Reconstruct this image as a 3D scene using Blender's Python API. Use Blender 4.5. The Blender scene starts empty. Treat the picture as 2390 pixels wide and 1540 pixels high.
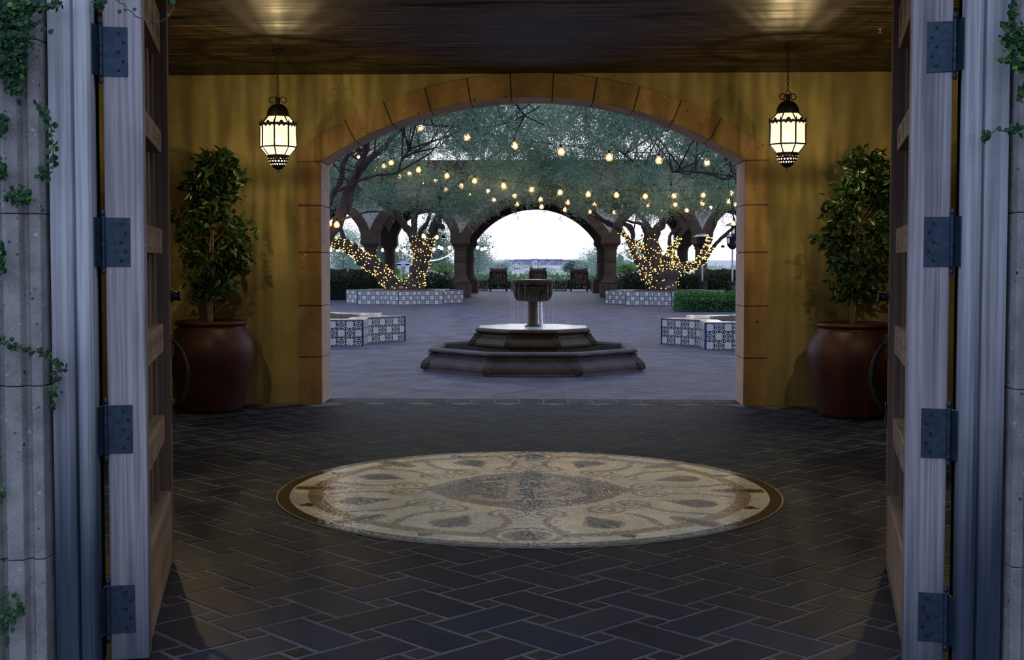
import bpy, math, random
import numpy as np
from mathutils import Vector, Matrix, noise as mnoise

random.seed(7)
rng = np.random.default_rng(11)
SC = bpy.context.scene
COL = SC.collection
PI = math.pi

# ------------------------------------------------------------------ camera
FPX, PX0, PY0, HOR, VPX = 2900.0, 1150.0, 735.0, 605.0, 1252.0
EYE = 1.5
YAW = math.atan((VPX - PX0) / FPX)          # camera turned left of the passage axis
PITCH = math.atan((PY0 - HOR) / FPX)
cd = bpy.data.cameras.new('camera')
cd.sensor_width = 36.0
cd.sensor_fit = 'HORIZONTAL'
cd.lens = 36.0 * FPX / 2390.0
cd.shift_x = (1195.0 - PX0) / 2390.0
cd.shift_y = -(770.0 - PY0) / 2390.0
cd.clip_start, cd.clip_end = 0.05, 6000
cam = bpy.data.objects.new('camera', cd)
COL.objects.link(cam)
cam.location = (0, 0, EYE)
cam.rotation_euler = (PI / 2 - PITCH, 0, YAW)
SC.camera = cam
CR = Matrix.Rotation(YAW, 3, 'Z') @ Matrix.Rotation(PI / 2 - PITCH, 3, 'X')


def ray(px, py):
    return CR @ Vector(((px - PX0) / FPX, -(py - PY0) / FPX, -1.0))


def P(px, py, Y):
    """the place at distance Y along the passage seen at this point of the photograph"""
    d = ray(px, py)
    k = Y / d.y
    return Vector((d.x * k, Y, EYE + d.z * k))


def F(px, py, z=0.0):
    """the place on the ground (height z) seen at this point of the photograph"""
    d = ray(px, py)
    k = (z - EYE) / d.z
    return Vector((d.x * k, d.y * k, z))


# ------------------------------------------------------------------ view, world
SC.view_settings.view_transform = 'Standard'
SC.view_settings.look = 'None'
SC.view_settings.gamma = 1.0
SC.view_settings.use_curve_mapping = False
SC.view_settings.exposure = 0.0
SC.cycles.use_denoising = True
SC.cycles.use_adaptive_sampling = True
SC.cycles.adaptive_threshold = 0.045
SC.cycles.max_bounces = 5
SC.cycles.diffuse_bounces = 2
SC.cycles.glossy_bounces = 2
SC.cycles.transmission_bounces = 4
SC.cycles.transparent_max_bounces = 8
SC.cycles.caustics_reflective = False
SC.cycles.caustics_refractive = False
SC.cycles.sample_clamp_indirect = 4.0


def setin(nt, node, key, val):
    inp = node.inputs[key]
    if isinstance(val, bpy.types.NodeSocket):
        nt.links.new(val, inp)
    elif isinstance(val, tuple) and len(val) == 3 and inp.type == 'RGBA':
        inp.default_value = (*val, 1)
    else:
        inp.default_value = val


class G:
    """a small builder of node trees"""

    def __init__(self, nt):
        self.nt = nt
        nt.nodes.clear()

    def n(self, typ, out=0, props=None, **ins):
        node = self.nt.nodes.new(typ)
        for k, v in (props or {}).items():
            setattr(node, k, v)
        for k, v in ins.items():
            key = int(k[1:]) if k[0] == 'i' and k[1:].isdigit() else k.replace('_', ' ')
            setin(self.nt, node, key, v)
        return node.outputs[out] if len(node.outputs) else node

    def m(self, op, a, b=0.0, c=0.0):
        node = self.nt.nodes.new('ShaderNodeMath')
        node.operation = op
        for i, v in enumerate((a, b, c)):
            setin(self.nt, node, i, v)
        return node.outputs[0]

    def mix(self, f, a, b, blend='MIX'):
        node = self.nt.nodes.new('ShaderNodeMix')
        node.data_type = 'RGBA'
        node.blend_type = blend
        setin(self.nt, node, 0, f)
        setin(self.nt, node, 6, a)
        setin(self.nt, node, 7, b)
        return node.outputs[2]

    def ramp(self, f, lo, hi):
        node = self.nt.nodes.new('ShaderNodeMapRange')
        node.interpolation_type = 'SMOOTHSTEP'
        setin(self.nt, node, 0, f)
        setin(self.nt, node, 1, lo)
        setin(self.nt, node, 2, hi)
        return node.outputs[0]

    def sep(self, v):
        node = self.nt.nodes.new('ShaderNodeSeparateXYZ')
        setin(self.nt, node, 0, v)
        return node.outputs

    def comb(self, x, y, z):
        return self.n('ShaderNodeCombineXYZ', i0=x, i1=y, i2=z)


w = bpy.data.worlds.new('World')
SC.world = w
w.use_nodes = True
g = G(w.node_tree)
tc = g.n('ShaderNodeTexCoord', out=0)
sx, sy, sz = g.sep(tc)
front = g.ramp(sy, -0.5, 0.85)
hz = g.mix(front, (0.70, 0.86, 1.30), (1.45, 1.45, 1.55))
side = g.ramp(sx, -0.9, 0.9)
hz = g.mix(g.m('MULTIPLY', side, g.m('SUBTRACT', 1.0, front)), hz, (1.30, 1.46, 1.90))
ze = g.mix(front, (0.62, 0.80, 1.20), (1.00, 1.16, 1.48))
el = g.m('POWER', g.m('MAXIMUM', sz, 0.0), 0.6)
sky = g.mix(el, hz, ze)
below = g.ramp(sz, -0.02, 0.0)
sky = g.mix(below, (0.12, 0.13, 0.14), sky)
bg = g.n('ShaderNodeBackground', Color=sky, Strength=1.0)
g.n('ShaderNodeOutputWorld', Surface=bg)


# ------------------------------------------------------------------ scene helpers
def tag(o, label=None, cat=None, group=None, kind=None):
    if label:
        o['label'] = label
    if cat:
        o['category'] = cat
    if group:
        o['group'] = group
    if kind:
        o['kind'] = kind
    return o


def thing(name, label, cat, loc=(0, 0, 0), rz=0.0, group=None):
    o = bpy.data.objects.new(name, None)
    o.empty_display_size = 0.1
    COL.objects.link(o)
    o.location = loc
    o.rotation_euler = (0, 0, rz)
    return tag(o, label, cat, group)


def dup(root, loc=None, rz=None, label=None, group=None):
    r = root.copy()
    COL.objects.link(r)
    if loc is not None:
        r.location = loc
    if rz is not None:
        r.rotation_euler = (0, 0, rz)
    if label:
        r['label'] = label
    if group:
        r['group'] = group
    for ch in list(root.children):
        c = ch.copy()
        COL.objects.link(c)
        c.parent = r
        for gch in list(ch.children):
            d = gch.copy()
            COL.objects.link(d)
            d.parent = c
    return r


class MB:
    """collects shapes into one mesh"""

    def __init__(self):
        self.v, self.f, self.mi, self.uv = [], [], [], {}
        self.cur = 0

    def add(self, verts, faces):
        b = len(self.v)
        self.v.extend([tuple(p) for p in verts])
        for f in faces:
            self.f.append(tuple(b + i for i in f))
            self.mi.append(self.cur)
        return self

    def box(self, x0, x1, y0, y1, z0, z1, M=None):
        vs = [Vector((x, y, z)) for z in (z0, z1) for x, y in ((x0, y0), (x1, y0), (x1, y1), (x0, y1))]
        if M is not None:
            vs = [M @ p for p in vs]
        return self.add(vs, [(3, 2, 1, 0), (4, 5, 6, 7), (0, 1, 5, 4), (1, 2, 6, 5), (2, 3, 7, 6), (3, 0, 4, 7)])

    def prism(self, poly, z0, z1, M=None):
        n = len(poly)
        vs = [Vector((x, y, z)) for z in (z0, z1) for x, y in poly]
        if M is not None:
            vs = [M @ p for p in vs]
        return self.add(vs, [tuple(range(n - 1, -1, -1)), tuple(range(n, 2 * n))] +
                        [(i, (i + 1) % n, n + (i + 1) % n, n + i) for i in range(n)])

    def lathe(self, prof, seg=24, cx=0.0, cy=0.0, a0=0.0, closed=True, M=None):
        """prof: (radius, height) from bottom to top"""
        vs, fs = [], []
        for r, z in prof:
            for k in range(seg):
                a = a0 + 2 * PI * k / seg
                vs.append(Vector((cx + r * math.cos(a), cy + r * math.sin(a), z)))
        if M is not None:
            vs = [M @ p for p in vs]
        for i in range(len(prof) - 1):
            for k in range(seg):
                k2 = (k + 1) % seg
                fs.append((i * seg + k, i * seg + k2, (i + 1) * seg + k2, (i + 1) * seg + k))
        if closed:
            fs.append(tuple(range(seg - 1, -1, -1)))
            t = (len(prof) - 1) * seg
            fs.append(tuple(range(t, t + seg)))
        return self.add(vs, fs)

    def tube(self, pts, rad, seg=8, closed=False, caps=True):
        pts = [Vector(p) for p in pts]
        n = len(pts)
        rads = [rad] * n if isinstance(rad, (int, float)) else list(rad)
        vs, fs = [], []
        up = None
        for i, p in enumerate(pts):
            a = pts[(i - 1) % n] if (closed or i > 0) else p
            b = pts[(i + 1) % n] if (closed or i < n - 1) else p
            d = (b - a)
            d = d.normalized() if d.length > 1e-9 else Vector((0, 0, 1))
            if up is None:
                up = Vector((0, 0, 1)) if abs(d.z) < 0.9 else Vector((1, 0, 0))
            s = d.cross(up)
            if s.length < 1e-6:
                s = d.cross(Vector((1, 0, 0)))
            s.normalize()
            up = s.cross(d).normalized()
            for k in range(seg):
                t = 2 * PI * k / seg
                vs.append(p + (s * math.cos(t) + up * math.sin(t)) * rads[i])
        m = n if closed else n - 1
        for i in range(m):
            j = (i + 1) % n
            for k in range(seg):
                k2 = (k + 1) % seg
                fs.append((i * seg + k, i * seg + k2, j * seg + k2, j * seg + k))
        if caps and not closed:
            fs.append(tuple(range(seg - 1, -1, -1)))
            fs.append(tuple(range((n - 1) * seg, n * seg)))
        return self.add(vs, fs)

    def ball(self, c, rx, ry=None, rz=None, seg=12, rings=8, M=None):
        ry = rx if ry is None else ry
        rz = rx if rz is None else rz
        c = Vector(c)
        vs = [c + Vector((0, 0, -rz))]
        for i in range(1, rings):
            t = PI * i / rings - PI / 2
            for k in range(seg):
                a = 2 * PI * k / seg
                vs.append(c + Vector((rx * math.cos(t) * math.cos(a), ry * math.cos(t) * math.sin(a), rz * math.sin(t))))
        vs.append(c + Vector((0, 0, rz)))
        if M is not None:
            vs = [M @ p for p in vs]
        fs = [(0, 1 + (k + 1) % seg, 1 + k) for k in range(seg)]
        for i in range(rings - 2):
            for k in range(seg):
                k2 = (k + 1) % seg
                a, b = 1 + i * seg, 1 + (i + 1) * seg
                fs.append((a + k, a + k2, b + k2, b + k))
        t = len(vs) - 1
        a = 1 + (rings - 2) * seg
        fs += [(a + k, a + (k + 1) % seg, t) for k in range(seg)]
        return self.add(vs, fs)

    def build(self, name, mats, parent=None, smooth=False, bevel=0.0, auto=None):
        me = bpy.data.meshes.new(name)
        me.from_pydata(self.v, [], self.f)
        mats = mats if isinstance(mats, (list, tuple)) else [mats]
        for m in mats:
            me.materials.append(m)
        if len(mats) > 1:
            me.polygons.foreach_set('material_index', self.mi)
        if self.uv:
            ul = me.uv_layers.new(name='UVMap')
            for pi, uvs in self.uv.items():
                ls = me.polygons[pi].loop_start
                for j, q in enumerate(uvs):
                    ul.data[ls + j].uv = q
        if smooth:
            me.polygons.foreach_set('use_smooth', [True] * len(me.polygons))
            if auto:
                try:
                    me.set_sharp_from_angle(angle=math.radians(auto))
                except Exception:
                    pass
        me.update()
        o = bpy.data.objects.new(name, me)
        COL.objects.link(o)
        if parent is not None:
            o.parent = parent
        if bevel:
            b = o.modifiers.new('bevel', 'BEVEL')
            b.width = bevel
            b.segments = 2
            b.limit_method = 'ANGLE'
        return o


def np_mesh(name, verts, faces, mats, parent=None, face_attr=None, mat_index=None):
    """verts (n,3), faces (m,k) numpy arrays -> one mesh object"""
    verts = np.ascontiguousarray(verts, dtype=np.float32)
    faces = np.ascontiguousarray(faces, dtype=np.int32)
    me = bpy.data.meshes.new(name)
    m, k = faces.shape
    me.vertices.add(len(verts))
    me.vertices.foreach_set('co', verts.ravel())
    me.loops.add(m * k)
    me.loops.foreach_set('vertex_index', faces.ravel())
    me.polygons.add(m)
    me.polygons.foreach_set('loop_start', np.arange(0, m * k, k, dtype=np.int32))
    me.polygons.foreach_set('loop_total', np.full(m, k, dtype=np.int32))
    for mm in (mats if isinstance(mats, (list, tuple)) else [mats]):
        me.materials.append(mm)
    if mat_index is not None:
        me.polygons.foreach_set('material_index', np.asarray(mat_index, dtype=np.int32))
    for an, arr in (face_attr or {}).items():
        at = me.attributes.new(an, 'FLOAT_COLOR', 'FACE')
        a4 = np.ones((m, 4), dtype=np.float32)
        a4[:, :3] = arr
        at.data.foreach_set('color', a4.ravel())
    me.polygons.foreach_set('use_smooth', [False] * m)
    me.update(calc_edges=True)
    me.validate()
    o = bpy.data.objects.new(name, me)
    COL.objects.link(o)
    if parent is not None:
        o.parent = parent
    return o


def leaf_mesh(name, pos, direc, length, width, mat, parent=None, fold=0.0, jitter=0.3, lr=None):
    """n pointed leaves at pos, each along direc, as one mesh of six-sided leaf blades"""
    lr = lr or rng
    n = len(pos)
    d = direc / np.maximum(np.linalg.norm(direc, axis=1, keepdims=True), 1e-9)
    rv = lr.normal(size=(n, 3))
    s = np.cross(d, rv)
    s /= np.maximum(np.linalg.norm(s, axis=1, keepdims=True), 1e-9)
    up = np.cross(s, d)
    L = length * (1 + jitter * (lr.random((n, 1)) * 2 - 1))
    W = width * (1 + jitter * (lr.random((n, 1)) * 2 - 1))
    if fold > 0:
        v = np.stack([pos, pos + d * L * .3 + s * W * .5 + up * W * fold, pos + d * L * .65 + s * W * .42 + up * W * fold,
                      pos + d * L - up * L * .08,
                      pos + d * L * .65 - s * W * .42 + up * W * fold, pos + d * L * .3 - s * W * .5 + up * W * fold], axis=1)
        f0 = np.array([[0, 1, 2, 3], [0, 3, 4, 5]])
        faces = (f0[None] + 6 * np.arange(n)[:, None, None]).reshape(-1, 4)
        verts = v.reshape(-1, 3)
    else:
        v = np.stack([pos, pos + d * L * .5 + s * W * .5, pos + d * L, pos + d * L * .5 - s * W * .5], axis=1)
        faces = (np.array([[0, 1, 2, 3]])[None] + 4 * np.arange(n)[:, None, None]).reshape(-1, 4)
        verts = v.reshape(-1, 3)
    return np_mesh(name, verts, faces, mat, parent)


def rand_dirs(n, lr=None):
    a = (lr or rng).normal(size=(n, 3))
    return a / np.linalg.norm(a, axis=1, keepdims=True)


# ------------------------------------------------------------------ materials
def newmat(name):
    m = bpy.data.materials.new(name)
    m.use_nodes = True
    return m, G(m.node_tree)


def finish(g, color, rough=0.6, metallic=0.0, bump=None, bstr=0.3, bdist=0.02, spec=0.5, normal=None, **kw):
    args = dict(Base_Color=color, Roughness=rough, Metallic=metallic)
    b = g.nt.nodes.new('ShaderNodeBsdfPrincipled')
    for k, v in args.items():
        setin(g.nt, b, k.replace('_', ' '), v)
    b.inputs['Specular IOR Level'].default_value = spec
    for k, v in kw.items():
        setin(g.nt, b, k.replace('_', ' '), v)
    if bump is not None:
        bn = g.n('ShaderNodeBump', Strength=bstr, Distance=bdist, Height=bump)
        setin(g.nt, b, 'Normal', bn)
    elif normal is not None:
        setin(g.nt, b, 'Normal', normal)
    g.n('ShaderNodeOutputMaterial', Surface=b.outputs[0])
    return b


def noisy(name, c1, c2, scale=6.0, stretch=(1, 1, 1), rough=0.7, detail=6.0, bstr=0.3, bdist=0.01, lo=.3, hi=.7, metallic=0.0, spec=0.4, coord=3):
    m, g = newmat(name)
    tc = g.n('ShaderNodeTexCoord', out=coord)
    mp = g.n('ShaderNodeMapping', Vector=tc, Scale=stretch)
    nz = g.n('ShaderNodeTexNoise', Vector=mp, Scale=scale, Detail=detail, Roughness=.62)
    f = g.ramp(nz, lo, hi)
    col = g.mix(f, c1, c2)
    finish(g, col, rough, metallic, bump=nz, bstr=bstr, bdist=bdist, spec=spec)
    return m


def stone_mat(name, c1, c2, cpit, scale=5.0, pit=28.0, rough=.85, spec=.25, streak=None):
    """volcanic quarry stone: mottled, pitted, with pale and dark inclusions"""
    m, g = newmat(name)
    tc = g.n('ShaderNodeTexCoord', out=3)
    n1 = g.n('ShaderNodeTexNoise', Vector=tc, Scale=scale, Detail=8.0, Roughness=.65)
    n2 = g.n('ShaderNodeTexNoise', Vector=tc, Scale=scale * 22, Detail=3.0, Roughness=.7)
    vo = g.n('ShaderNodeTexVoronoi', out=0, Vector=tc, Scale=pit, Randomness=1.0)
    nm = g.n('ShaderNodeTexNoise', Vector=tc, Scale=scale * 2.2, Detail=2.0)
    hole = g.m('MULTIPLY', g.ramp(vo, .28, .12), g.ramp(nm, .55, .68))
    pale = g.m('MULTIPLY', g.ramp(vo, .30, .18), g.ramp(nm, .42, .34))
    col = g.mix(g.ramp(n1, .3, .7), c1, c2)
    col = g.mix(g.m('MULTIPLY', g.ramp(n2, .35, .75), .45), col, tuple(min(1, c * 1.5) for c in c2))
    col = g.mix(hole, col, cpit)
    col = g.mix(g.m('MULTIPLY', pale, .6), col, tuple(min(1, c * 1.9) for c in c2))
    if streak:
        mp = g.n('ShaderNodeMapping', Vector=tc, Scale=(9, 9, .35))
        n3 = g.n('ShaderNodeTexNoise', Vector=mp, Scale=1.6, Detail=4.0)
        col = g.mix(g.m('MULTIPLY', g.ramp(n3, .5, .72), .6), col, streak)
    h = g.m('SUBTRACT', g.m('ADD', n1, g.m('MULTIPLY', n2, .4)), g.m('MULTIPLY', hole, .9))
    finish(g, col, rough, bump=h, bstr=.55, bdist=.012, spec=spec)
    return m


def wood_mat(name, c1, c2, cdark, grain=70.0, rough=.75, stain=None, spec=.3, axis=2, bstr=.5):
    """weathered timber, grain along the axis; stain = (colour, low, high) rot stain rising from the foot"""
    m, g = newmat(name)
    tc = g.n('ShaderNodeTexCoord', out=3)
    sc = [1.0, 1.0, 1.0]
    sc[axis] = .018
    mp = g.n('ShaderNodeMapping', Vector=tc, Scale=tuple(sc))
    n1 = g.n('ShaderNodeTexNoise', Vector=mp, Scale=grain, Detail=4.0, Roughness=.6)
    n2 = g.n('ShaderNodeTexNoise', Vector=mp, Scale=grain * .22, Detail=3.0)
    n3 = g.n('ShaderNodeTexNoise', Vector=tc, Scale=2.3, Detail=4.0)
    col = g.mix(g.ramp(n1, .3, .7), c1, c2)
    col = g.mix(g.m('MULTIPLY', g.ramp(n2, .52, .70), .65), col, cdark)
    col = g.mix(g.m('MULTIPLY', g.ramp(n3, .45, .75), .35), col, tuple(c * 1.25 for c in c2))
    if stain:
        z = g.sep(tc)[2]
        zz = g.m('ADD', z, g.m('MULTIPLY', g.m('SUBTRACT', n2, .5), 1.6))
        st = g.m('MULTIPLY', g.ramp(zz, stain[2], stain[1]), .94)
        col = g.mix(st, col, stain[0])
    finish(g, col, rough, bump=n1, bstr=bstr, bdist=.004, spec=spec)
    return m


def plain(name, col, rough=.5, metallic=0.0, spec=.5, **kw):
    m, g = newmat(name)
    finish(g, col, rough, metallic, spec=spec, **kw)
    return m


def leaf_mat(name, c1, c2, trans=.35, scale=.6, rough=.55, spec=.3):
    m, g = newmat(name)
    tc = g.n('ShaderNodeNewGeometry', out=0)
    nz = g.n('ShaderNodeTexNoise', Vector=tc, Scale=scale, Detail=3.0)
    rnd = g.n('ShaderNodeNewGeometry', out=8)
    f = g.ramp(g.m('ADD', g.m('MULTIPLY', nz, .7), g.m('MULTIPLY', rnd, .3)), .3, .75)
    col = g.mix(f, c1, c2)
    b = g.nt.nodes.new('ShaderNodeBsdfPrincipled')
    setin(g.nt, b, 'Base Color', col)
    b.inputs['Roughness'].default_value = rough
    b.inputs['Specular IOR Level'].default_value = spec
    tr = g.n('ShaderNodeBsdfTranslucent', Color=col)
    mx = g.n('ShaderNodeMixShader', i0=trans, i1=b.outputs[0], i2=tr)
    g.n('ShaderNodeOutputMaterial', Surface=mx)
    return m


def glow(name, col, strength, sample=True):
    m, g = newmat(name)
    e = g.n('ShaderNodeEmission', Color=col, Strength=strength)
    g.n('ShaderNodeOutputMaterial', Surface=e)
    if not sample:
        m.cycles.emission_sampling = 'NONE'
    return m


M = {}
M['jamb'] = wood_mat('weathered_jamb_timber', (.32, .32, .35), (.56, .55, .575), (.11, .105, .12), grain=75, stain=((.018, .034, .062), .35, 1.5))
M['gate_edge'] = wood_mat('weathered_gate_timber', (.24, .22, .235), (.46, .42, .44), (.12, .10, .11), grain=80, stain=((.07, .075, .10), -.1, .75))
M['gate_face'] = wood_mat('brown_gate_boards', (.105, .064, .046), (.18, .115, .08), (.045, .028, .022), grain=50)
M['gate_rail'] = wood_mat('pale_gate_rails', (.25, .175, .115), (.36, .26, .18), (.12, .08, .05), grain=50, axis=0)
M['iron'] = noisy('blued_hinge_iron', (.022, .038, .062), (.042, .066, .10), scale=40, rough=.5, metallic=.55, bstr=.15)
M['black_iron'] = noisy('black_wrought_iron', (.012, .011, .010), (.03, .027, .022), scale=60, rough=.5, metallic=.6, bstr=.2)
M['nail'] = plain('dark_screw', (.012, .015, .022), .6, .5)
M['pier'] = stone_mat('grey_quarry_stone', (.17, .165, .165), (.33, .315, .30), (.035, .04, .06), scale=9, pit=34, streak=(.17, .16, .17))
M['surround'] = stone_mat('ochre_quarry_stone', (.125, .080, .035), (.178, .118, .054), (.03, .02, .01), scale=4, pit=16)
M['reveal'] = stone_mat('skylit_quarry_stone', (.33, .24, .20), (.42, .32, .28), (.08, .05, .04), scale=4, pit=16)  # surround stone again, with skylight put into its colour
M['mortar'] = plain('dark_mortar', (.05, .035, .025), .95)
M['plaster'] = noisy('ochre_plaster', (.138, .114, .042), (.188, .156, .064), scale=2.2, rough=.9, bstr=.12, bdist=.006)
M['dark_plaster'] = noisy('brown_plaster', (.16, .12, .06), (.22, .17, .09), scale=2.2, rough=.9, bstr=.1)
M['grout'] = noisy('pale_grout', (.066, .070, .084), (.110, .115, .138), scale=8, rough=.8)
M['pot'] = noisy('glazed_oxblood_pot', (.024, .007, .0065), (.042, .012, .011), scale=5, rough=.5, bstr=.08, spec=.3)
M['soil'] = noisy('bark_mulch', (.03, .017, .015), (.12, .065, .05), scale=26, rough=.95, bstr=1.0, bdist=.04)
M['bark'] = noisy('dark_bark', (.030, .024, .024), (.080, .062, .060), scale=9, stretch=(1, 1, .3), rough=.9, bstr=.8, bdist=.03)
M['stem'] = noisy('ficus_stem', (.07, .045, .025), (.14, .10, .055), scale=20, rough=.8)
M['ficus'] = leaf_mat('ficus_leaf', (.014, .040, .012), (.05, .098, .022), .25, 9.0, rough=.4, spec=.4)
M['ivy'] = leaf_mat('creeping_fig_leaf', (.012, .045, .022), (.045, .13, .045), .25, 24.0, rough=.5)
M['ivy_new'] = leaf_mat('young_fig_leaf', (.09, .24, .035), (.17, .36, .06), .35, 9.0)
M['sage'] = leaf_mat('grey_green_leaf', (.085, .175, .14), (.34, .46, .32), .5, .6)
M['sage_dark'] = leaf_mat('dark_olive_leaf', (.075, .15, .12), (.28, .39, .27), .5, .55)
M['hedge'] = leaf_mat('dark_hedge_leaf', (.012, .032, .014), (.045, .075, .03), .25, 1.8)
M['box_hedge'] = leaf_mat('green_box_leaf', (.03, .12, .03), (.09, .24, .06), .3, 3.0)
M['bush'] = leaf_mat('bright_bush_leaf', (.10, .22, .06), (.24, .38, .13), .4, 1.2)
M['desert'] = leaf_mat('haze_pale_leaf', (.27, .38, .33), (.45, .54, .45), .5, .25)  # natural pale sage, lightened further to suggest distance haze
M['wet_stone'] = stone_mat('wet_brown_stone', (.018, .011, .005), (.040, .026, .012), (.006, .004, .003), scale=6, pit=30, rough=.45, spec=.3)
M['basin_stone'] = stone_mat('violet_grey_basin_stone', (.036, .032, .038), (.075, .066, .074), (.012, .011, .013), scale=3, pit=18, rough=.65, spec=.3, streak=(.06, .05, .055))
M['column'] = stone_mat('brown_column_stone', (.060, .044, .035), (.10, .074, .058), (.02, .016, .013), scale=3, pit=14)
M['white_plaster'] = noisy('pale_grey_plaster', (.46, .48, .50), (.56, .58, .60), scale=2, rough=.9, bstr=.1)
M['white_tile'] = noisy('white_glazed_tile', (.78, .78, .78), (.86, .86, .85), scale=9, rough=.12, bstr=.03, spec=.6)
M['blue_tile'] = plain('cobalt_tile_trim', (.010, .018, .12), .2, spec=.6)
M['chair_wood'] = noisy('dark_chair_wood', (.035, .022, .016), (.075, .048, .034), scale=14, stretch=(1, 1, .2), rough=.6)
M['cushion'] = noisy('brown_cushion_cloth', (.075, .045, .035), (.17, .11, .085), scale=14, rough=.9)
M['chair_slat'] = noisy('patterned_brown_slats', (.045, .028, .02), (.26, .175, .125), scale=16, stretch=(1, 1, .5), rough=.8, lo=.42, hi=.58)
M['table'] = noisy('pale_table_wood', (.16, .15, .14), (.28, .27, .26), scale=12, rough=.6)
M['steel'] = plain('brushed_steel', (.42, .45, .50), .32, .9)
M['dark_metal'] = plain('dark_heater_metal', (.03, .03, .035), .5, .6)
M['white_wall'] = noisy('white_masonry', (.60, .62, .66), (.72, .74, .78), scale=3, rough=.9)
M['terrain'] = noisy('haze_pale_ground', (.42, .44, .44), (.56, .55, .56), scale=.05, rough=1.0)  # ground colour lightened in place of distance haze
M['cable'] = plain('black_cable', (.008, .009, .010), .7)
M['bulb'] = glow('warm_bulb_glow', (1.0, .66, .30), 95.0)
M['bulb_halo'] = None
M['bulb_far'] = glow('pale_bulb_glow', (1.0, .80, .55), 6.0, False)
M['fairy'] = glow('fairy_bulb_glow', (1.0, .62, .16), 4.5, False)
M['mini'] = glow('white_mini_bulb_glow', (.95, 1.0, 1.0), 2.0, False)
M['rock'] = noisy('grey_rock', (.17, .15, .14), (.32, .29, .27), scale=8, rough=.9, bstr=.6)


def pattern_tile():
    m, g = newmat('blue_and_white_patterned_tile')
    uv = g.n('ShaderNodeTexCoord', out=2)
    u, v, _ = g.sep(uv)
    fu = g.m('ABSOLUTE', g.m('SUBTRACT', g.m('FRACT', u), .5))
    fv = g.m('ABSOLUTE', g.m('SUBTRACT', g.m('FRACT', v), .5))
    par = g.m('MODULO', g.m('ADD', g.m('ADD', g.m('FLOOR', u), g.m('FLOOR', v)), 1000.0), 2.0)
    par = g.m('GREATER_THAN', par, .5)

    def lt(a, b):
        return g.m('LESS_THAN', a, b)

    def rad(a, b):
        return g.m('SQRT', g.m('ADD', g.m('MULTIPLY', a, a), g.m('MULTIPLY', b, b)))

    cu, cv = g.m('SUBTRACT', .5, fu), g.m('SUBTRACT', .5, fv)
    rc = rad(cu, cv)
    corner = g.m('SUBTRACT', lt(rc, .265), g.m('MULTIPLY', lt(rc, .165), g.m('GREATER_THAN', rc, .12)))
    dash = g.m('MAXIMUM', g.m('MULTIPLY', lt(fu, .18), lt(cv, .10)), g.m('MULTIPLY', lt(fv, .18), lt(cu, .10)))
    r = g.m('ADD', g.m('MULTIPLY', rad(fu, fv), .55), g.m('MULTIPLY', g.m('ADD', fu, fv), .38))
    ring = g.m('MULTIPLY', lt(r, .345), g.m('GREATER_THAN', r, .225))
    star = g.m('MULTIPLY', lt(g.m('MULTIPLY', fu, fv), .0042), lt(rad(fu, fv), .19))
    med = g.m('MULTIPLY', par, g.m('MAXIMUM', ring, star))
    ink = g.m('MINIMUM', g.m('MAXIMUM', g.m('MAXIMUM', corner, dash), med), 1.0)
    joint = g.m('MAXIMUM', lt(cu, .012), lt(cv, .012))
    tc = g.n('ShaderNodeTexCoord', out=3)
    nz = g.n('ShaderNodeTexNoise', Vector=tc, Scale=5.0, Detail=3.0)
    white = g.mix(nz, (.56, .55, .54), (.72, .71, .70))
    inkc = g.mix(nz, (.030, .028, .050), (.050, .045, .075))
    col = g.mix(joint, white, (.4, .4, .4))
    col = g.mix(ink, col, inkc)
    finish(g, col, .22, spec=.5)
    return m


M['pattern'] = pattern_tile()


def attr_mat(name, rough, spec=.5, tilt=0.0, jitter=.0):
    m, g = newmat(name)
    a = g.n('ShaderNodeAttribute', props={'attribute_name': 'tone'})
    tc = g.n('ShaderNodeTexCoord', out=3)
    nz = g.n('ShaderNodeTexNoise', Vector=tc, Scale=9.0, Detail=6.0)
    col = g.mix(g.m('MULTIPLY', g.ramp(nz, .35, .75), .45), a, g.mix(1.0, a, (.55, .55, .6), 'MULTIPLY'))
    if tilt:
        t = g.n('ShaderNodeAttribute', out=1, props={'attribute_name': 'tilt'})
        t = g.n('ShaderNodeVectorMath', props={'operation': 'SUBTRACT'}, i0=t, i1=(.5, .5, .5))
        t = g.n('ShaderNodeVectorMath', props={'operation': 'MULTIPLY'}, i0=t, i1=(tilt, tilt, 0))
        nn = g.n('ShaderNodeNewGeometry', out=1)
        nn = g.n('ShaderNodeVectorMath', props={'operation': 'ADD'}, i0=nn, i1=t)
        nn = g.n('ShaderNodeVectorMath', props={'operation': 'NORMALIZE'}, i0=nn)
        finish(g, col, rough, spec=spec, normal=nn)
    else:
        finish(g, col, rough, bump=nz, bstr=.25, bdist=.01, spec=spec)
    return m


M['floor_tile'] = attr_mat('dark_clay_floor_tile', .60, .06)
M['mosaic'] = attr_mat('polished_mosaic', .12, .24, tilt=.12)


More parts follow.
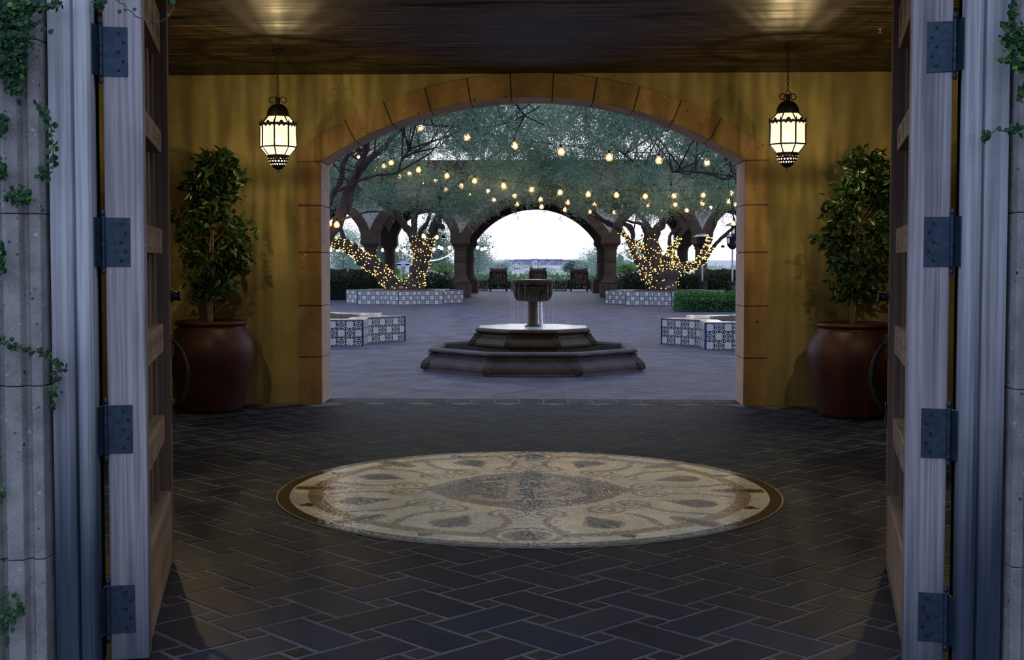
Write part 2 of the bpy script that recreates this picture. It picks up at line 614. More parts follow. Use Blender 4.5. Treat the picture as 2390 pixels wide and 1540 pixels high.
def paving_mat():
    m, g = newmat('stamped_violet_paving')
    tc = g.n('ShaderNodeTexCoord', out=3)
    mp = g.n('ShaderNodeMapping', Vector=tc, Rotation=(0, 0, math.radians(32)))
    br = g.nt.nodes.new('ShaderNodeTexBrick')
    setin(g.nt, br, 'Vector', mp)
    for k, v in (('Scale', 1.0), ('Mortar Size', .035), ('Brick Width', 1.9), ('Row Height', 1.25), ('Mortar Smooth', .4)):
        br.inputs[k].default_value = v
    br.inputs['Color1'].default_value = (1, 1, 1, 1)
    br.inputs['Color2'].default_value = (.6, .6, .6, 1)
    n1 = g.n('ShaderNodeTexNoise', Vector=tc, Scale=2.0, Detail=10.0, Roughness=.78)
    n2 = g.n('ShaderNodeTexNoise', Vector=tc, Scale=.35, Detail=3.0)
    col = g.mix(g.ramp(n1, .36, .64), (.040, .050, .105), (.165, .170, .275))
    col = g.mix(g.m('MULTIPLY', g.ramp(n2, .4, .65), .45), col, (.13, .115, .155))
    col = g.mix(g.m('MULTIPLY', br.outputs['Fac'], .6), col, (.045, .045, .065))
    h = g.m('SUBTRACT', n1, g.m('MULTIPLY', br.outputs['Fac'], .35))
    finish(g, col, .48, bump=h, bstr=1.0, bdist=.12, spec=.32)
    return m


M['paving'] = paving_mat()


def ceiling_mat():
    m, g = newmat('dark_plank_ceiling')
    tc = g.n('ShaderNodeTexCoord', out=3)
    x, y, z = g.sep(tc)
    row = g.m('FLOOR', g.m('DIVIDE', y, .115))
    fr = g.m('FRACT', g.m('DIVIDE', y, .115))
    gap = g.m('LESS_THAN', g.m('MINIMUM', fr, g.m('SUBTRACT', 1.0, fr)), .07)
    mp = g.comb(g.m('ADD', g.m('MULTIPLY', x, .9), g.m('MULTIPLY', row, 7.31)), g.m('MULTIPLY', y, 14.0), row)
    n1 = g.n('ShaderNodeTexNoise', Vector=mp, Scale=1.6, Detail=4.0, Roughness=.6)
    n2 = g.n('ShaderNodeTexNoise', Vector=g.comb(g.m('MULTIPLY', row, 5.17), g.m('MULTIPLY', x, .35), 0.0), Scale=1.0, Detail=1.0)
    col = g.mix(g.ramp(n1, .35, .65), (.010, .006, .003), (.060, .038, .019))
    col = g.mix(g.ramp(n2, .35, .7), col, (.008, .005, .003))
    col = g.mix(gap, col, (.002, .0015, .001))
    # every plank lies at its own slight tilt
    ty = g.m('ADD', g.m('MULTIPLY', g.m('SUBTRACT', n2, .5), .9), g.m('MULTIPLY', g.m('SUBTRACT', n1, .5), .7))
    nn = g.n('ShaderNodeNewGeometry', out=1)
    nn = g.n('ShaderNodeVectorMath', props={'operation': 'ADD'}, i0=nn, i1=g.comb(0.0, ty, 0.0))
    nn = g.n('ShaderNodeVectorMath', props={'operation': 'NORMALIZE'}, i0=nn)
    finish(g, col, .42, spec=.07, normal=nn)
    return m


M['ceiling'] = ceiling_mat()


def water_mat(name, rough=.05, base=(.5, .55, .6), scale=9.0, bstr=.25, trans=.35):
    m, g = newmat(name)
    tc = g.n('ShaderNodeTexCoord', out=3)
    nz = g.n('ShaderNodeTexNoise', Vector=tc, Scale=scale, Detail=4.0)
    bn = g.n('ShaderNodeBump', Strength=bstr, Distance=.02, Height=nz)
    b = g.nt.nodes.new('ShaderNodeBsdfPrincipled')
    setin(g.nt, b, 'Base Color', base)
    b.inputs['Roughness'].default_value = rough
    b.inputs['IOR'].default_value = 1.33
    b.inputs['Transmission Weight'].default_value = trans
    setin(g.nt, b, 'Normal', bn)
    g.n('ShaderNodeOutputMaterial', Surface=b.outputs[0])
    return m


M['pool'] = water_mat('still_dark_water', .03, (.03, .035, .035), 6.0, .12, .0)
M['pool_sky_white'] = water_mat('sky_white_brim_water', .08, (.80, .82, .85), 22.0, .25, .0)  # white base colour stands in for the reflected sky
M['stream'] = water_mat('sky_white_falling_water', .15, (.85, .88, .92), 30.0, .5, .35)  # white base colour paints in the sky's backlight on the water


def pane_mat():
    m, g = newmat('ribbed_lantern_glass')
    e = g.n('ShaderNodeEmission', Color=(1.0, .80, .48, 1), Strength=2.3)
    t = g.n('ShaderNodeBsdfTransparent', Color=(1, .93, .8, 1))
    mx = g.n('ShaderNodeMixShader', i0=.5, i1=t, i2=e)
    g.n('ShaderNodeOutputMaterial', Surface=mx)
    return m


M['pane'] = pane_mat()


def bulb_halo():
    m, g = newmat('bulb_halo_glass')
    e = g.n('ShaderNodeEmission', Color=(1.0, .50, .12, 1), Strength=2.0)  # orange glow given to the shell as the bulb's halo
    t = g.n('ShaderNodeBsdfTransparent', Color=(1, .92, .75, 1))
    mx = g.n('ShaderNodeMixShader', i0=.5, i1=t, i2=e)
    g.n('ShaderNodeOutputMaterial', Surface=mx)
    m.cycles.emission_sampling = 'NONE'
    return m


M['bulb_halo'] = bulb_halo()
M['filament'] = glow('lantern_bulb_glow', (1.0, .85, .6), 60.0, False)
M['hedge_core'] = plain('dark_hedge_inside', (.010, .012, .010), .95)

# ================================================================== the passage
YW = 12.75            # inner face of the passage wall that holds the big arch
TH = 0.50             # its thickness
XC = -0.05            # axis of passage, fountain and loggia
HW = 2.163            # half width of the arch opening
ZS, ZA = 2.50, 3.15   # springing and crown of the opening
BW = 0.243            # width of the stone surround
ZC = 3.388            # ceiling
RI = (HW ** 2 + (ZA - ZS) ** 2) / (2 * (ZA - ZS))
ZO = ZA - RI
YG = 4.47             # line of the gate hinges


def arch_wall(mb, x0, x1, xc, hw, zs, za, ztop, y0, y1, n=40, base=0.0):
    """a wall from x0 to x1 with one round-headed opening"""
    R = (hw ** 2 + (za - zs) ** 2) / (2 * (za - zs))
    zo = za - R
    mb.box(x0, xc - hw, y0, y1, base, ztop)
    mb.box(xc + hw, x1, y0, y1, base, ztop)
    xs = [xc - hw + 2 * hw * i / n for i in range(n + 1)]
    zz = [zo + math.sqrt(max(R * R - (x - xc) ** 2, 0)) for x in xs]
    vs, fs = [], []
    for x, z in zip(xs, zz):
        vs += [(x, y0, z), (x, y0, ztop), (x, y1, z), (x, y1, ztop)]
    for i in range(n):
        a, b = 4 * i, 4 * i + 4
        fs += [(a, b, b + 1, a + 1), (a + 2, a + 3, b + 3, b + 2), (a, a + 2, b + 2, b), (a + 1, b + 1, b + 3, a + 3)]
    mb.add(vs, fs)
    return R, zo


def struct(o, label):
    return tag(o, label, kind='structure')


# far wall of the passage with the arch opening
mb = MB()
arch_wall(mb, -6.2, 6.2, XC, HW + .05, ZS + .03, ZA + .05, 5.6, YW, YW + TH)
struct(mb.build('wall_back', M['plaster']), 'ochre plastered wall around the big stone arch')
# side walls, ceiling, front wall
struct(MB().box(-6.45, -6.2, YG + .1, YW + TH, 0, 5.6).build('wall_left', M['plaster']), 'ochre plastered side wall of the passage, behind the left gate leaf')
struct(MB().box(6.2, 6.45, YG + .1, YW + TH, 0, 5.6).build('wall_right', M['plaster']), 'ochre plastered side wall of the passage, behind the right gate leaf')
struct(MB().box(-6.2, 6.2, YG + .25, YW + .02, ZC, ZC + .25).build('ceiling', M['ceiling']), 'dark stained plank ceiling of the passage')
struct(MB().box(-6.45, 6.45, YG - .2, YW + TH, ZC + .25, ZC + 2.2).build('roof', M['dark_plaster']), 'roof mass over the passage')

# stone surround of the arch: jamb blocks and voussoirs
mb = MB()
gapb = .004
hts = [0, .49, 1.02, 1.57, 2.05, ZS]
yb0, yb1 = YW - .025, YW + TH + .02
mb.cur = 0


def block(poly):
    # front part ochre, the part lining the opening painted paler as if skylit
    n = len(poly)
    vs = [(x, y, z) for y in (yb0, yb0 + .012, yb1) for x, z in poly]
    cx = sum(p[0] for p in poly) / n
    cz = sum(p[1] for p in poly) / n
    k = n
    front = [(x + (cx - x) * .012, yb0, z + (cz - z) * .02) for x, z in poly]
    vs[0:n] = front
    mb.cur = 0
    mb.add(vs[:2 * n], [tuple(range(n))] + [(i, n + i, n + (i + 1) % n, (i + 1) % n) for i in range(n)])
    mb.cur = 1
    mb.add(vs[n:], [tuple(range(2 * n - 1, n - 1, -1))] + [(i, n + i, n + (i + 1) % n, (i + 1) % n) for i in range(n)])


for s in (-1, 1):
    for a, b in zip(hts[:-1], hts[1:]):
        xi, xo = XC + s * HW, XC + s * (HW + BW)
        pl = [(xi, a + gapb), (xo, a + gapb), (xo, b - gapb), (xi, b - gapb)]
        block(pl if s > 0 else pl[::-1])
amax = math.asin(HW / RI)
nv = 11
for k in range(nv):
    t0 = -amax + 2 * amax * k / nv + .0012
    t1 = -amax + 2 * amax * (k + 1) / nv - .0012
    pin = [(XC + RI * math.sin(t0 + (t1 - t0) * i / 5), ZO + RI * math.cos(t0 + (t1 - t0) * i / 5)) for i in range(6)]
    ro = RI + BW
    if k in (0, nv - 1):
        # springer blocks run out level to the outer edge of the jamb
        s = -1 if k == 0 else 1
        tt = t1 if k == 0 else t0
        xo = XC + s * (HW + BW)
        pout = [(XC + ro * math.sin(tt), ZO + ro * math.cos(tt)), (xo, ZO + math.sqrt(ro ** 2 - (HW + BW) ** 2)), (xo, ZS + gapb)]
        if k == 0:
            poly = pin + pout
        else:
            poly = pin + pout[::-1]
    else:
        pout = [(XC + ro * math.sin(t1 + (t0 - t1) * i / 5), ZO + ro * math.cos(t1 + (t0 - t1) * i / 5)) for i in range(6)]
        poly = pin + pout
    block(poly[::-1])
o = mb.build('trim_1', [M['surround'], M['reveal']])
struct(o, 'ochre stone block surround of the big arch')
# mortar behind the joints
mb = MB()
for s in (-1, 1):
    mb.box(min(XC + s * (HW + .006), XC + s * (HW + BW - .006)), max(XC + s * (HW + .006), XC + s * (HW + BW - .006)), yb0 + .01, yb1 - .01, 0, ZS)
vs, fs = [], []
N = 40
for i in range(N + 1):
    t = -amax + 2 * amax * i / N
    for r in (RI + .006, RI + BW - .006):
        for y in (yb0 + .01, yb1 - .01):
            vs.append((XC + r * math.sin(t), y, ZO + r * math.cos(t)))
for i in range(N):
    a, b = 4 * i, 4 * i + 4
    fs += [(a, b, b + 2, a + 2), (a + 1, a + 3, b + 3, b + 1), (a, a + 1, b + 1, b), (a + 2, b + 2, b + 3, a + 3)]
mb.add(vs, fs)
struct(mb.build('trim_2', M['mortar']), 'dark mortar joints between the arch stones')

# ------------------------------------------------------------------ floors
# clay tiles: 4s x 2s rectangles turning round small s squares, laid at 45 degrees
S = 0.1085
anchor = F(1138, 1413)
vt, ft, tone = [], [], []
ca = math.cos(PI / 4)
MC = Vector((XC, 7.965, 0))
MR = 1.595


def add_tile(u, v, lu, lv, small):
    x = anchor.x + (u * ca + v * ca)
    y = anchor.y + (-u * ca + v * ca)
    if not (-6.2 < x < 6.2 and 1.6 < y < YW + .15):
        return
    if (Vector((x, y, 0)) - MC).length < MR - .34:
        return
    if abs(x - XC) > 3.6 and y < YG:
        return
    if abs(x - XC) > HW - .25 and y > YW - .28:
        return
    gp, bv, h = .0085, .004, .0085
    col0 = random.choice([(.021, .031, .058), (.025, .034, .059), (.033, .036, .054), (.021, .031, .055), (.034, .039, .057), (.023, .036, .064)])
    if small:
        col0 = random.choice([(.036, .034, .040), (.042, .039, .043), (.028, .034, .048)])
    q = 1 + random.uniform(-.22, .22)
    tilt = [random.uniform(-.0012, .0012) for _ in range(4)]
    b = len(vt)
    for e, z in ((0, 0.0), (0, h - .004), (bv, h)):
        for i, (su, sv) in enumerate(((-1, -1), (1, -1), (1, 1), (-1, 1))):
            uu = u + su * (lu / 2 - gp - e)
            vv = v + sv * (lv / 2 - gp - e)
            vt.append((anchor.x + (uu + vv) * ca, anchor.y + (vv - uu) * ca, z + (tilt[i] if z else 0)))
    for a in (0, 4):
        for i in range(4):
            j = (i + 1) % 4
            ft.append((b + a + i, b + a + j, b + a + 4 + j, b + a + 4 + i))
            tone.append([c * q * .80 for c in col0])
    ft.append((b + 8, b + 9, b + 10, b + 11))
    tone.append([c * q * .80 for c in col0])


for i in range(-40, 60):
    for j in range(-40, 60):
        u, v = 3 * S * i - 1.5 * S, 3 * S * j - 1.5 * S
        if (i + j) % 2 == 0:
            add_tile(u, v, 4 * S, 2 * S, False)
        else:
            add_tile(u, v, 2 * S, 4 * S, False)
        add_tile(u + 1.5 * S, v + 1.5 * S, S, S, True)
# a straight border course on the threshold of the arch
for k in range(-8, 9):
    x = XC + k * .255
    b = len(vt)
    y0, y1 = YW + .12, YW + TH - .02
    for z, e in ((0, 0), (.010, .004)):
        for xx, yy in ((x - .122 + e, y0 + e), (x + .122 - e, y0 + e), (x + .122 - e, y1 - e), (x - .122 + e, y1 - e)):
            vt.append((xx, yy, z))
    q = random.uniform(.8, 1.2)
    for i in range(4):
        ft.append((b + i, b + (i + 1) % 4, b + 4 + (i + 1) % 4, b + 4 + i))
        tone.append([.045 * q, .042 * q, .048 * q])
    ft.append((b + 4, b + 5, b + 6, b + 7))
    tone.append([.045 * q, .042 * q, .048 * q])
nt_ = len(vt)
vt += [(-6.2, -9, -.02), (6.2, -9, -.02), (6.2, YW + TH, -.02), (-6.2, YW + TH, -.02),
       (-6.2, -9, .0068), (6.2, -9, .0068), (6.2, YW + TH, .0068), (-6.2, YW + TH, .0068)]
gf = [(nt_ + 4, nt_ + 5, nt_ + 6, nt_ + 7), (nt_ + 3, nt_ + 2, nt_ + 1, nt_)]
gf += [(nt_ + i, nt_ + (i + 1) % 4, nt_ + 4 + (i + 1) % 4, nt_ + 4 + i) for i in range(4)]
mi = [0] * len(ft) + [1] * len(gf)
tone += [[.2, .2, .2]] * len(gf)
o = np_mesh('floor', np.array(vt), np.array(ft + gf), [M['floor_tile'], M['grout']], face_attr={'tone': np.array(tone)}, mat_index=mi)
struct(o, 'dark clay tile floor of the passage laid on the diagonal')

# ------------------------------------------------------------------ round mosaic
cream = np.array((.90, .90, .76))
cream2 = np.array((.88, .89, .76))
tan = np.array((.40, .28, .10))
tan2 = np.array((.38, .28, .17))
dusty = np.array((.25, .17, .14))
brown = np.array((.055, .026, .022))
black = np.array((.035, .022, .018))
nr = 150
rv, fv_, cen, ringid = [], [], [], []
edges = np.linspace(0.02, 1.0, nr + 1)
for i in range(nr):
    r0, r1 = edges[i], edges[i + 1]
    n = max(8, int(2 * PI * (r0 + r1) / 2 / (1.25 * (r1 - r0))))
    off = random.random() * .3
    a = (np.arange(n) + off) * 2 * PI / n
    a2 = a + 2 * PI / n * .90
    rb = r1 - (r1 - r0) * .10
    b = sum(len(x) for x in rv)
    q = np.stack([np.stack([r0 * np.cos(a), r0 * np.sin(a)], 1), np.stack([rb * np.cos(a), rb * np.sin(a)], 1),
                  np.stack([rb * np.cos(a2), rb * np.sin(a2)], 1), np.stack([r0 * np.cos(a2), r0 * np.sin(a2)], 1)], 1)
    rv.append(q.reshape(-1, 2))
    fv_.append(b + np.arange(4 * n).reshape(-1, 4)[:, ::-1])
    cen.append(q.mean(1))
mv = np.concatenate(rv)
mf = np.concatenate(fv_)
cxy = np.concatenate(cen)
px_, py_ = cxy[:, 0], cxy[:, 1]
rr = np.hypot(px_, py_)
aa = np.arctan2(py_, px_)
colm = np.where((rr > .0)[:, None], cream, cream)
tn = rng.random(len(rr))


def paint(mask, c):
    colm[mask] = c


# eightfold ornament: broken ring, loops, scrolls, drops
paint(np.abs(rr - .855) < .030, tan)
for k in range(8):
    t = k * PI / 4 + PI / 8
    tx, ty = math.cos(t), math.sin(t)
    lx = px_ * tx + py_ * ty
    ly = -px_ * ty + py_ * tx
    # S-shaped bands that run from the ring inwards on both sides of a drop
    for s in (-1, 1):
        wob = s * (.205 - .10 * np.clip((.80 - lx) / .30, 0, 1) ** 1.3 + .030 * np.sin((lx - .5) * 14))
        paint((np.abs(ly - wob) < .016) & (lx > .50) & (lx < .82), tan2)
        # scrolls
        sx_, sy_ = lx - .475, ly - s * .118
        th = np.arctan2(sy_ * s, sx_)
        rs = np.hypot(sx_, sy_)
        paint((np.abs(np.mod(rs - .0085 * (th + PI) / PI, .040) - .02) < .0095) & (rs < .078), tan2)
    # drop medallions with a pale tan rim
    wd = .078 * np.clip((.78 - lx) / .10, 0, 1) ** .5 * np.clip((lx - .57) / .16, 0, 1)
    paint((np.abs(ly) < wd * 1.32 + .004) & (lx > .565) & (lx < .79), tan2)
    paint((np.abs(ly) < wd), brown)
    # dark darts between ring and border
    wt = .034 * np.clip((.945 - lx) / .05, 0, 1) * (lx > .885)
    paint(np.abs(ly) < wt, brown)
for k in range(8):
    t = k * PI / 4
    tx, ty = math.cos(t), math.sin(t)
    lx = px_ * tx + py_ * ty
    ly = -px_ * ty + py_ * tx
    # lens where two bands cross the ring
    paint((np.hypot((lx - .855) / .125, ly / .052) < 1.0), tan2)
    paint((np.hypot((lx - .855) / .10, ly / .024) < 1), brown)
# round buttons on the axis, front and back
for s in (-1, 1):
    d = np.hypot(px_, py_ - s * .845)
    paint(d < .125, tan2)
    paint((d < .10) & (d > .085), cream)
    paint(d < .062, brown)
# four-pointed cartouche
ax, ay = np.abs(px_), np.abs(py_)
# a round shield drawn out into four ogee points
phi = np.abs(np.mod(aa + PI / 4, PI / 2) - PI / 4)
val = rr / (.368 + .107 * np.exp(-phi / .125))
paint(val < 1.0, dusty)
paint(rr / (.312 + .09 * np.exp(-phi / .125)) < 1.0, brown)
letters = np.zeros(len(rr), bool)
# monogram: J then B
letters |= (px_ > -.084) & (px_ < -.040) & (py_ > -.17) & (py_ < .20)
d = np.hypot((px_ + .125), (py_ + .145) * 1.0)
letters |= (np.abs(d - .085) < .027) & (py_ < -.13)
letters |= (np.hypot((px_ + .205) / .03, (py_ + .150) / .024) < 1)
letters |= (np.abs(np.hypot((px_ + .10) / 1.9, py_ - .13) - .055) < .017) & (py_ > .145) & (px_ < -.04)
d = np.hypot(px_ * .62 - .022, (py_ - .105))
letters |= (np.abs(d - .085) < .019) & (px_ > -.012) & ~((px_ < .04) & (np.abs(py_ - .105) < .05))
d = np.hypot(px_ * .60 - .022, (py_ + .105))
letters |= (np.abs(d - .097) < .020) & (px_ > -.012) & ~((px_ < .02) & (np.abs(py_ + .105) < .05))
letters |= (np.hypot((px_ - .055) / .045, (py_ + .115) / .025) < 1)
paint(letters & (val < .9), np.array((.52, .40, .25)))
paint(rr > .945, cream2)
paint(rr > .952, black)
colm = colm * (0.82 + .36 * tn)[:, None]
tilt = rng.random((len(rr), 3))
z = np.full((len(mv), 1), .017)
mv3 = np.concatenate([mv * MR, z], 1)
b = len(mv3)
ns = 128
ang = np.arange(ns) * 2 * PI / ns
ringv = np.concatenate([np.stack([MR * 1.006 * np.cos(ang), MR * 1.006 * np.sin(ang), np.full(ns, zz)], 1) for zz in (.0, .0155)])
mo = thing('floor_mosaic', 'round cream and brown mosaic medallion with a monogram, set in the floor', 'mosaic', (MC.x, MC.y, 0))
np_mesh('tesserae', mv3, mf, M['mosaic'], mo, face_attr={'tone': colm, 'tilt': tilt})
mb = MB()
mb.lathe([(MR * 1.006, .004), (MR * 1.006, .0155)], 128)
mb.build('mosaic_bed', noisy('mosaic_mortar', (.22, .20, .16), (.30, .28, .23), scale=40), mo)

# ------------------------------------------------------------------ gate: piers, jambs, leaves
def pier(name, s, label):
    mb = MB()
    xi, xo = (1.70, 2.6)
    zs_ = [0, .0, .43, 1.05, 1.66, 2.27, 2.9]
    for a, b in zip(zs_[1:-1], zs_[2:]):
        # fluted face: three flats with grooves between
        prof = [(xi, 4.42), (xi, 4.335), (xi + .035, 4.325), (xi + .045, 4.345), (xi + .060, 4.345), (xi + .068, 4.312), (xi + .125, 4.306),
                (xi + .133, 4.335), (xi + .150, 4.335), (xi + .158, 4.30), (xi + .30, 4.295), (xo, 4.295), (xo, 4.75), (xi, 4.75)]
        poly = [(XC + s * (x - .0), y) for x, y in prof]
        if s > 0:
            poly = poly[::-1]
        mb.prism(poly[::-1], a + .0012, b - .0012)
    mb.box(min(XC + s * (xi + .01), XC + s * xo), max(XC + s * (xi + .01), XC + s * xo), 4.36, 4.74, 0, 2.9)
    struct(mb.build(name, M['pier'], bevel=.004), label)


pier('wall_front_left', -1, 'grey quarry stone pier overgrown with fig ivy at its top')
pier('wall_front_right', 1, 'grey quarry stone pier edging the right gate jamb')
struct(MB().box(XC + 2.62, XC + 2.95, -1.5, 4.5, 0, 3.4).build('shade_wall_right', M['pier']), 'added unseen wing wall outside the gate, shading the right pier')  # out-of-view wall added to keep skylight off the right pier
struct(MB().box(-6.45, XC - 2.55, 4.5, 4.78, 0, 3.7).box(XC + 2.55, 6.45, 4.5, 4.78, 0, 3.7).box(-2.7, 2.6, 4.36, 4.78, 2.9, 3.7).build('wall_front', M['pier']),
       'stone wall and lintel that hold the gate')


def jamb(name, s, label):
    mb = MB()
    # stepped and rounded timber profile: front board, groove, rounded inner board, reveal
    prof = [(1.685, 4.50), (1.685, 4.385), (1.602, 4.380), (1.598, 4.400), (1.592, 4.400), (1.586, 4.372), (1.572, 4.366), (1.552, 4.366),
            (1.540, 4.372), (1.533, 4.384), (1.533, 4.425), (1.545, 4.43), (1.545, 4.455), (1.555, 4.50)]
    poly = [(XC + s * x, y) for x, y in prof]
    if s < 0:
        poly = poly[::-1]
    mb.prism(poly, 0, 2.9)
    struct(mb.build(name, M['jamb'], bevel=.0015), label)


jamb('trim_3', -1, 'weathered grey timber jamb carrying the left gate leaf')
jamb('trim_4', 1, 'weathered grey timber jamb carrying the right gate leaf')

for s, nm in ((-1, 'left'), (1, 'right')):
    mb = MB()
    xa, xb = sorted((XC + s * 1.72, XC + s * 1.578))
    mb.box(xa, xb, 4.515, 4.60, 0, 2.9)
    struct(mb.build('trim_%d' % (7 + (s > 0)), M['hedge_core']), 'dark stop strip behind the ' + nm + ' timber jamb')

LW, LT, LH = 1.56, .138, 2.86
HZ = [2.25, 1.562, .877, .210]


def gate(s, label, loc, ang):
    """leaf in its own frame: x runs from the hinge to the free edge, y = 0 .. s*LT from hinge side to passage side"""
    t = thing('wooden_gate', label, 'gate', loc, ang)

    def bx(mb, x0, x1, a, b, z0, z1):
        ya, yb = sorted((-s * a, -s * b))
        mb.box(x0, x1, ya, yb, z0, z1)
        return mb
    z0 = .018
    bx(MB(), 0, .115, 0, LT, z0, LH).build('hinge_stile', M['gate_edge'], t, bevel=.006)['label'] = 'weathered grey edge board of the gate'
    bx(MB(), LW - .10, LW, .018, LT - .004, z0, LH).build('lock_stile', M['gate_face'], t, bevel=.005)
    mb = MB()
    n = 9
    for i in range(n):
        a = .115 + (LW - .215) * i / n
        b = .115 + (LW - .215) * (i + 1) / n
        bx(mb, a + .003, b - .003, .03, .085 if i % 2 else .074, z0, LH)
    bx(mb, .115, LW - .10, .028, .06, z0, LH)
    mb.build('boards', M['gate_face'], t, bevel=.004)
    for a, b in ((2.42, 2.60), (1.975, 2.075), (1.525, 1.635), (1.085, 1.21), (.675, .795)):
        mb = MB()
        # a stout rail with chamfered ends, standing proud of the boards
        x0, x1 = .10, .10 + (LW - .20) * .72
        bx(mb, x0, x1, .07, LT - .010, a, b)
        for q in (.25, .55, .82):
            bx(mb, x0 + (x1 - x0) * q, x0 + (x1 - x0) * q + .012, LT - .012, LT - .004, a + .02, b - .02)
        mb.build('rail', M['gate_rail'], t, bevel=.008)
    bx(MB(), .10, LW - .09, .05, LT - .008, z0, .38).build('bottom_rail', M['gate_rail'], t, bevel=.01)
    # hinges
    for hz_ in HZ:
        h = MB()
        hh = .089
        bx(h, -.004, .0, -.002, .088, hz_ - hh, hz_ + hh)          # plate screwed to the leaf's edge
        hg = h.build('hinge', M['iron'], t, bevel=.0012)
        hg['label'] = 'blued steel hinge plate'
        b = MB()
        yy = s * .006
        for k in range(5):
            za = hz_ - hh + k * 2 * hh / 5
            b.lathe([(.0085, za + .001), (.0085, za + 2 * hh / 5 - .001)], 12, -.008, yy)
        for e in (-1, 1):
            b.lathe([(.0075, 0), (.004, .006), (.0085, .012), (.009, .02), (.005, .028), (.001, .031)], 12, -.008, yy,
                    M=Matrix.Translation((0, 0, hz_ + e * hh)) @ Matrix.Diagonal((1, 1, e, 1)))
        b.build('hinge_barrel', M['iron'], hg, smooth=True, auto=40)
        for k in range(5):
            b = MB()
            zz = hz_ + hh * (.75 - .375 * k)
            yk = .056 if k % 2 == 0 else .072
            bx_y = -s * yk
            b.lathe([(.0055, 0), (.0055, .0035), (.003, .004)], 10, M=Matrix.Translation((-.004, bx_y, zz)) @ Matrix.Rotation(-PI / 2, 4, 'Y'))
            b.build('screw', M['nail'], hg)
    # free edge: bolt and pull handle on the passage face
    yf = -s * LT
    kn = MB()
    kn.lathe([(.034, 0), (.034, .006), (.022, .012), (.020, .03), (.026, .036), (.026, .044), (.012, .048)], 20,
             M=Matrix.Translation((LW - .05, yf, 1.322)) @ Matrix.Rotation(s * PI / 2, 4, 'X'))
    kn.build('deadbolt', M['black_iron'], t, smooth=True, auto=35)
    pts = []
    for i in range(15):
        q = i / 14
        pts.append((LW - .05, yf - s * (.004 + .066 * math.sin(PI * q) ** .6), 1.10 - .325 * q))
    hp = MB().tube(pts, [.009 + .004 * math.sin(PI * i / 14) for i in range(15)], 10).build('handle', M['black_iron'], t, smooth=True)
    for zz in (1.10, .775):
        hb = MB()
        hb.box(LW - .07, LW - .03, min(yf, yf - s * .006), max(yf, yf - s * .006), zz - .07, zz + .04)
        hb.build('handle_plate', M['black_iron'], hp, bevel=.002)
    return t


# leaves stand open inward, a little past square to the gateway
OPEN = math.radians(103)
gate(1, 'left leaf of the weathered timber gate, standing open', (XC - 1.518, YG + .005, 0), OPEN)
gate(-1, 'right leaf of the weathered timber gate, standing open', (XC + 1.518, YG + .005, 0), PI - OPEN)
# jamb-side hinge plates
for s, nm in ((-1, 'left'), (1, 'right')):
    for q, hz_ in zip(('topmost', 'second highest', 'second lowest', 'lowest'), HZ):
        mb = MB()
        xa, xb = sorted((XC + s * 1.5325, XC + s * 1.5285))
        mb.box(xa, xb, 4.40, YG + .0, hz_ - .089, hz_ + .089)
        mb.box(min(XC + s * 1.5285, XC + s * 1.514), max(XC + s * 1.5285, XC + s * 1.514), YG - .006, YG - .002, hz_ - .089, hz_ + .089)
        o = mb.build('hinge_plate', M['iron'], bevel=.001)
        tag(o, q + ' blued steel plate screwed to the ' + nm + ' timber jamb', 'hinge plate', 'hinge plates on the jambs')

# ------------------------------------------------------------------ creeping fig
def strand(pts, r=.0022):
    return [Vector(p) for p in pts], r


def ivy(name, label, patches, strands, nleaf, seed, new_frac=.05, size=.0175):
    lr = np.random.default_rng(seed)
    t = thing(name, label, 'ivy', patches[0][0])
    base = Vector(patches[0][0])
    pos = []
    for c, r, n in patches:
        c = np.array(c)
        n = int(n * 2.6)
        q = lr.normal(size=(n, 3)) * np.array(r) * .55
        q[:, 1] = -np.abs(q[:, 1]) * 1.0
        pos.append(c + q)
    mb = MB()
    for pts, k in strands:
        pp = [Vector(p) for p in pts]
        # smooth the strand
        sm = []
        for i in range(len(pp) - 1):
            for q in range(4):
                sm.append(pp[i].lerp(pp[i + 1], q / 4) + Vector(lr.normal(size=3)) * .003)
        sm.append(pp[-1])
        MB().tube([p - base for p in sm], .0022, 5).build('stem', M['stem'], t, smooth=True)
        if k:
            k = int(k * 1.4)
            idx = lr.integers(0, len(sm), k)
            pos.append(np.array([sm[i] for i in idx]) + lr.normal(size=(k, 3)) * .010)
    pos = np.concatenate(pos) - np.array(base)
    n = len(pos)
    # round leaves: eight-sided blades facing roughly outward and up
    nrm = np.array((0, -1, .35)) + lr.normal(size=(n, 3)) * .45
    nrm /= np.linalg.norm(nrm, axis=1, keepdims=True)
    a = np.cross(nrm, lr.normal(size=(n, 3)))
    a /= np.linalg.norm(a, axis=1, keepdims=True)
    b = np.cross(nrm, a)
    R = size * .5 * (1 + .45 * (lr.random((n, 1)) * 2 - 1))
    prof = [(-.95, 0), (-.7, .62), (0, .86), (.7, .55), (1.15, 0), (.7, -.55), (0, -.86), (-.7, -.62)]
    v = np.stack([pos + a * R * p + b * R * q - nrm * R * .22 * (abs(q) ** 1.5) for p, q in prof], 1)
    newm = lr.random(n) < new_frac
    f = np.array([[0, 1, 2, 3], [0, 3, 4, 5], [0, 5, 6, 7]])
    faces = (f[None] + 8 * np.arange(n)[:, None, None]).reshape(-1, 4)
    np_mesh('foliage', v.reshape(-1, 3), faces, [M['ivy'], M['ivy_new']], t, mat_index=np.repeat(newm.astype(int), 3))
    return t


def pj(px, py, Y=4.27):
    return tuple(P(px, py, Y))


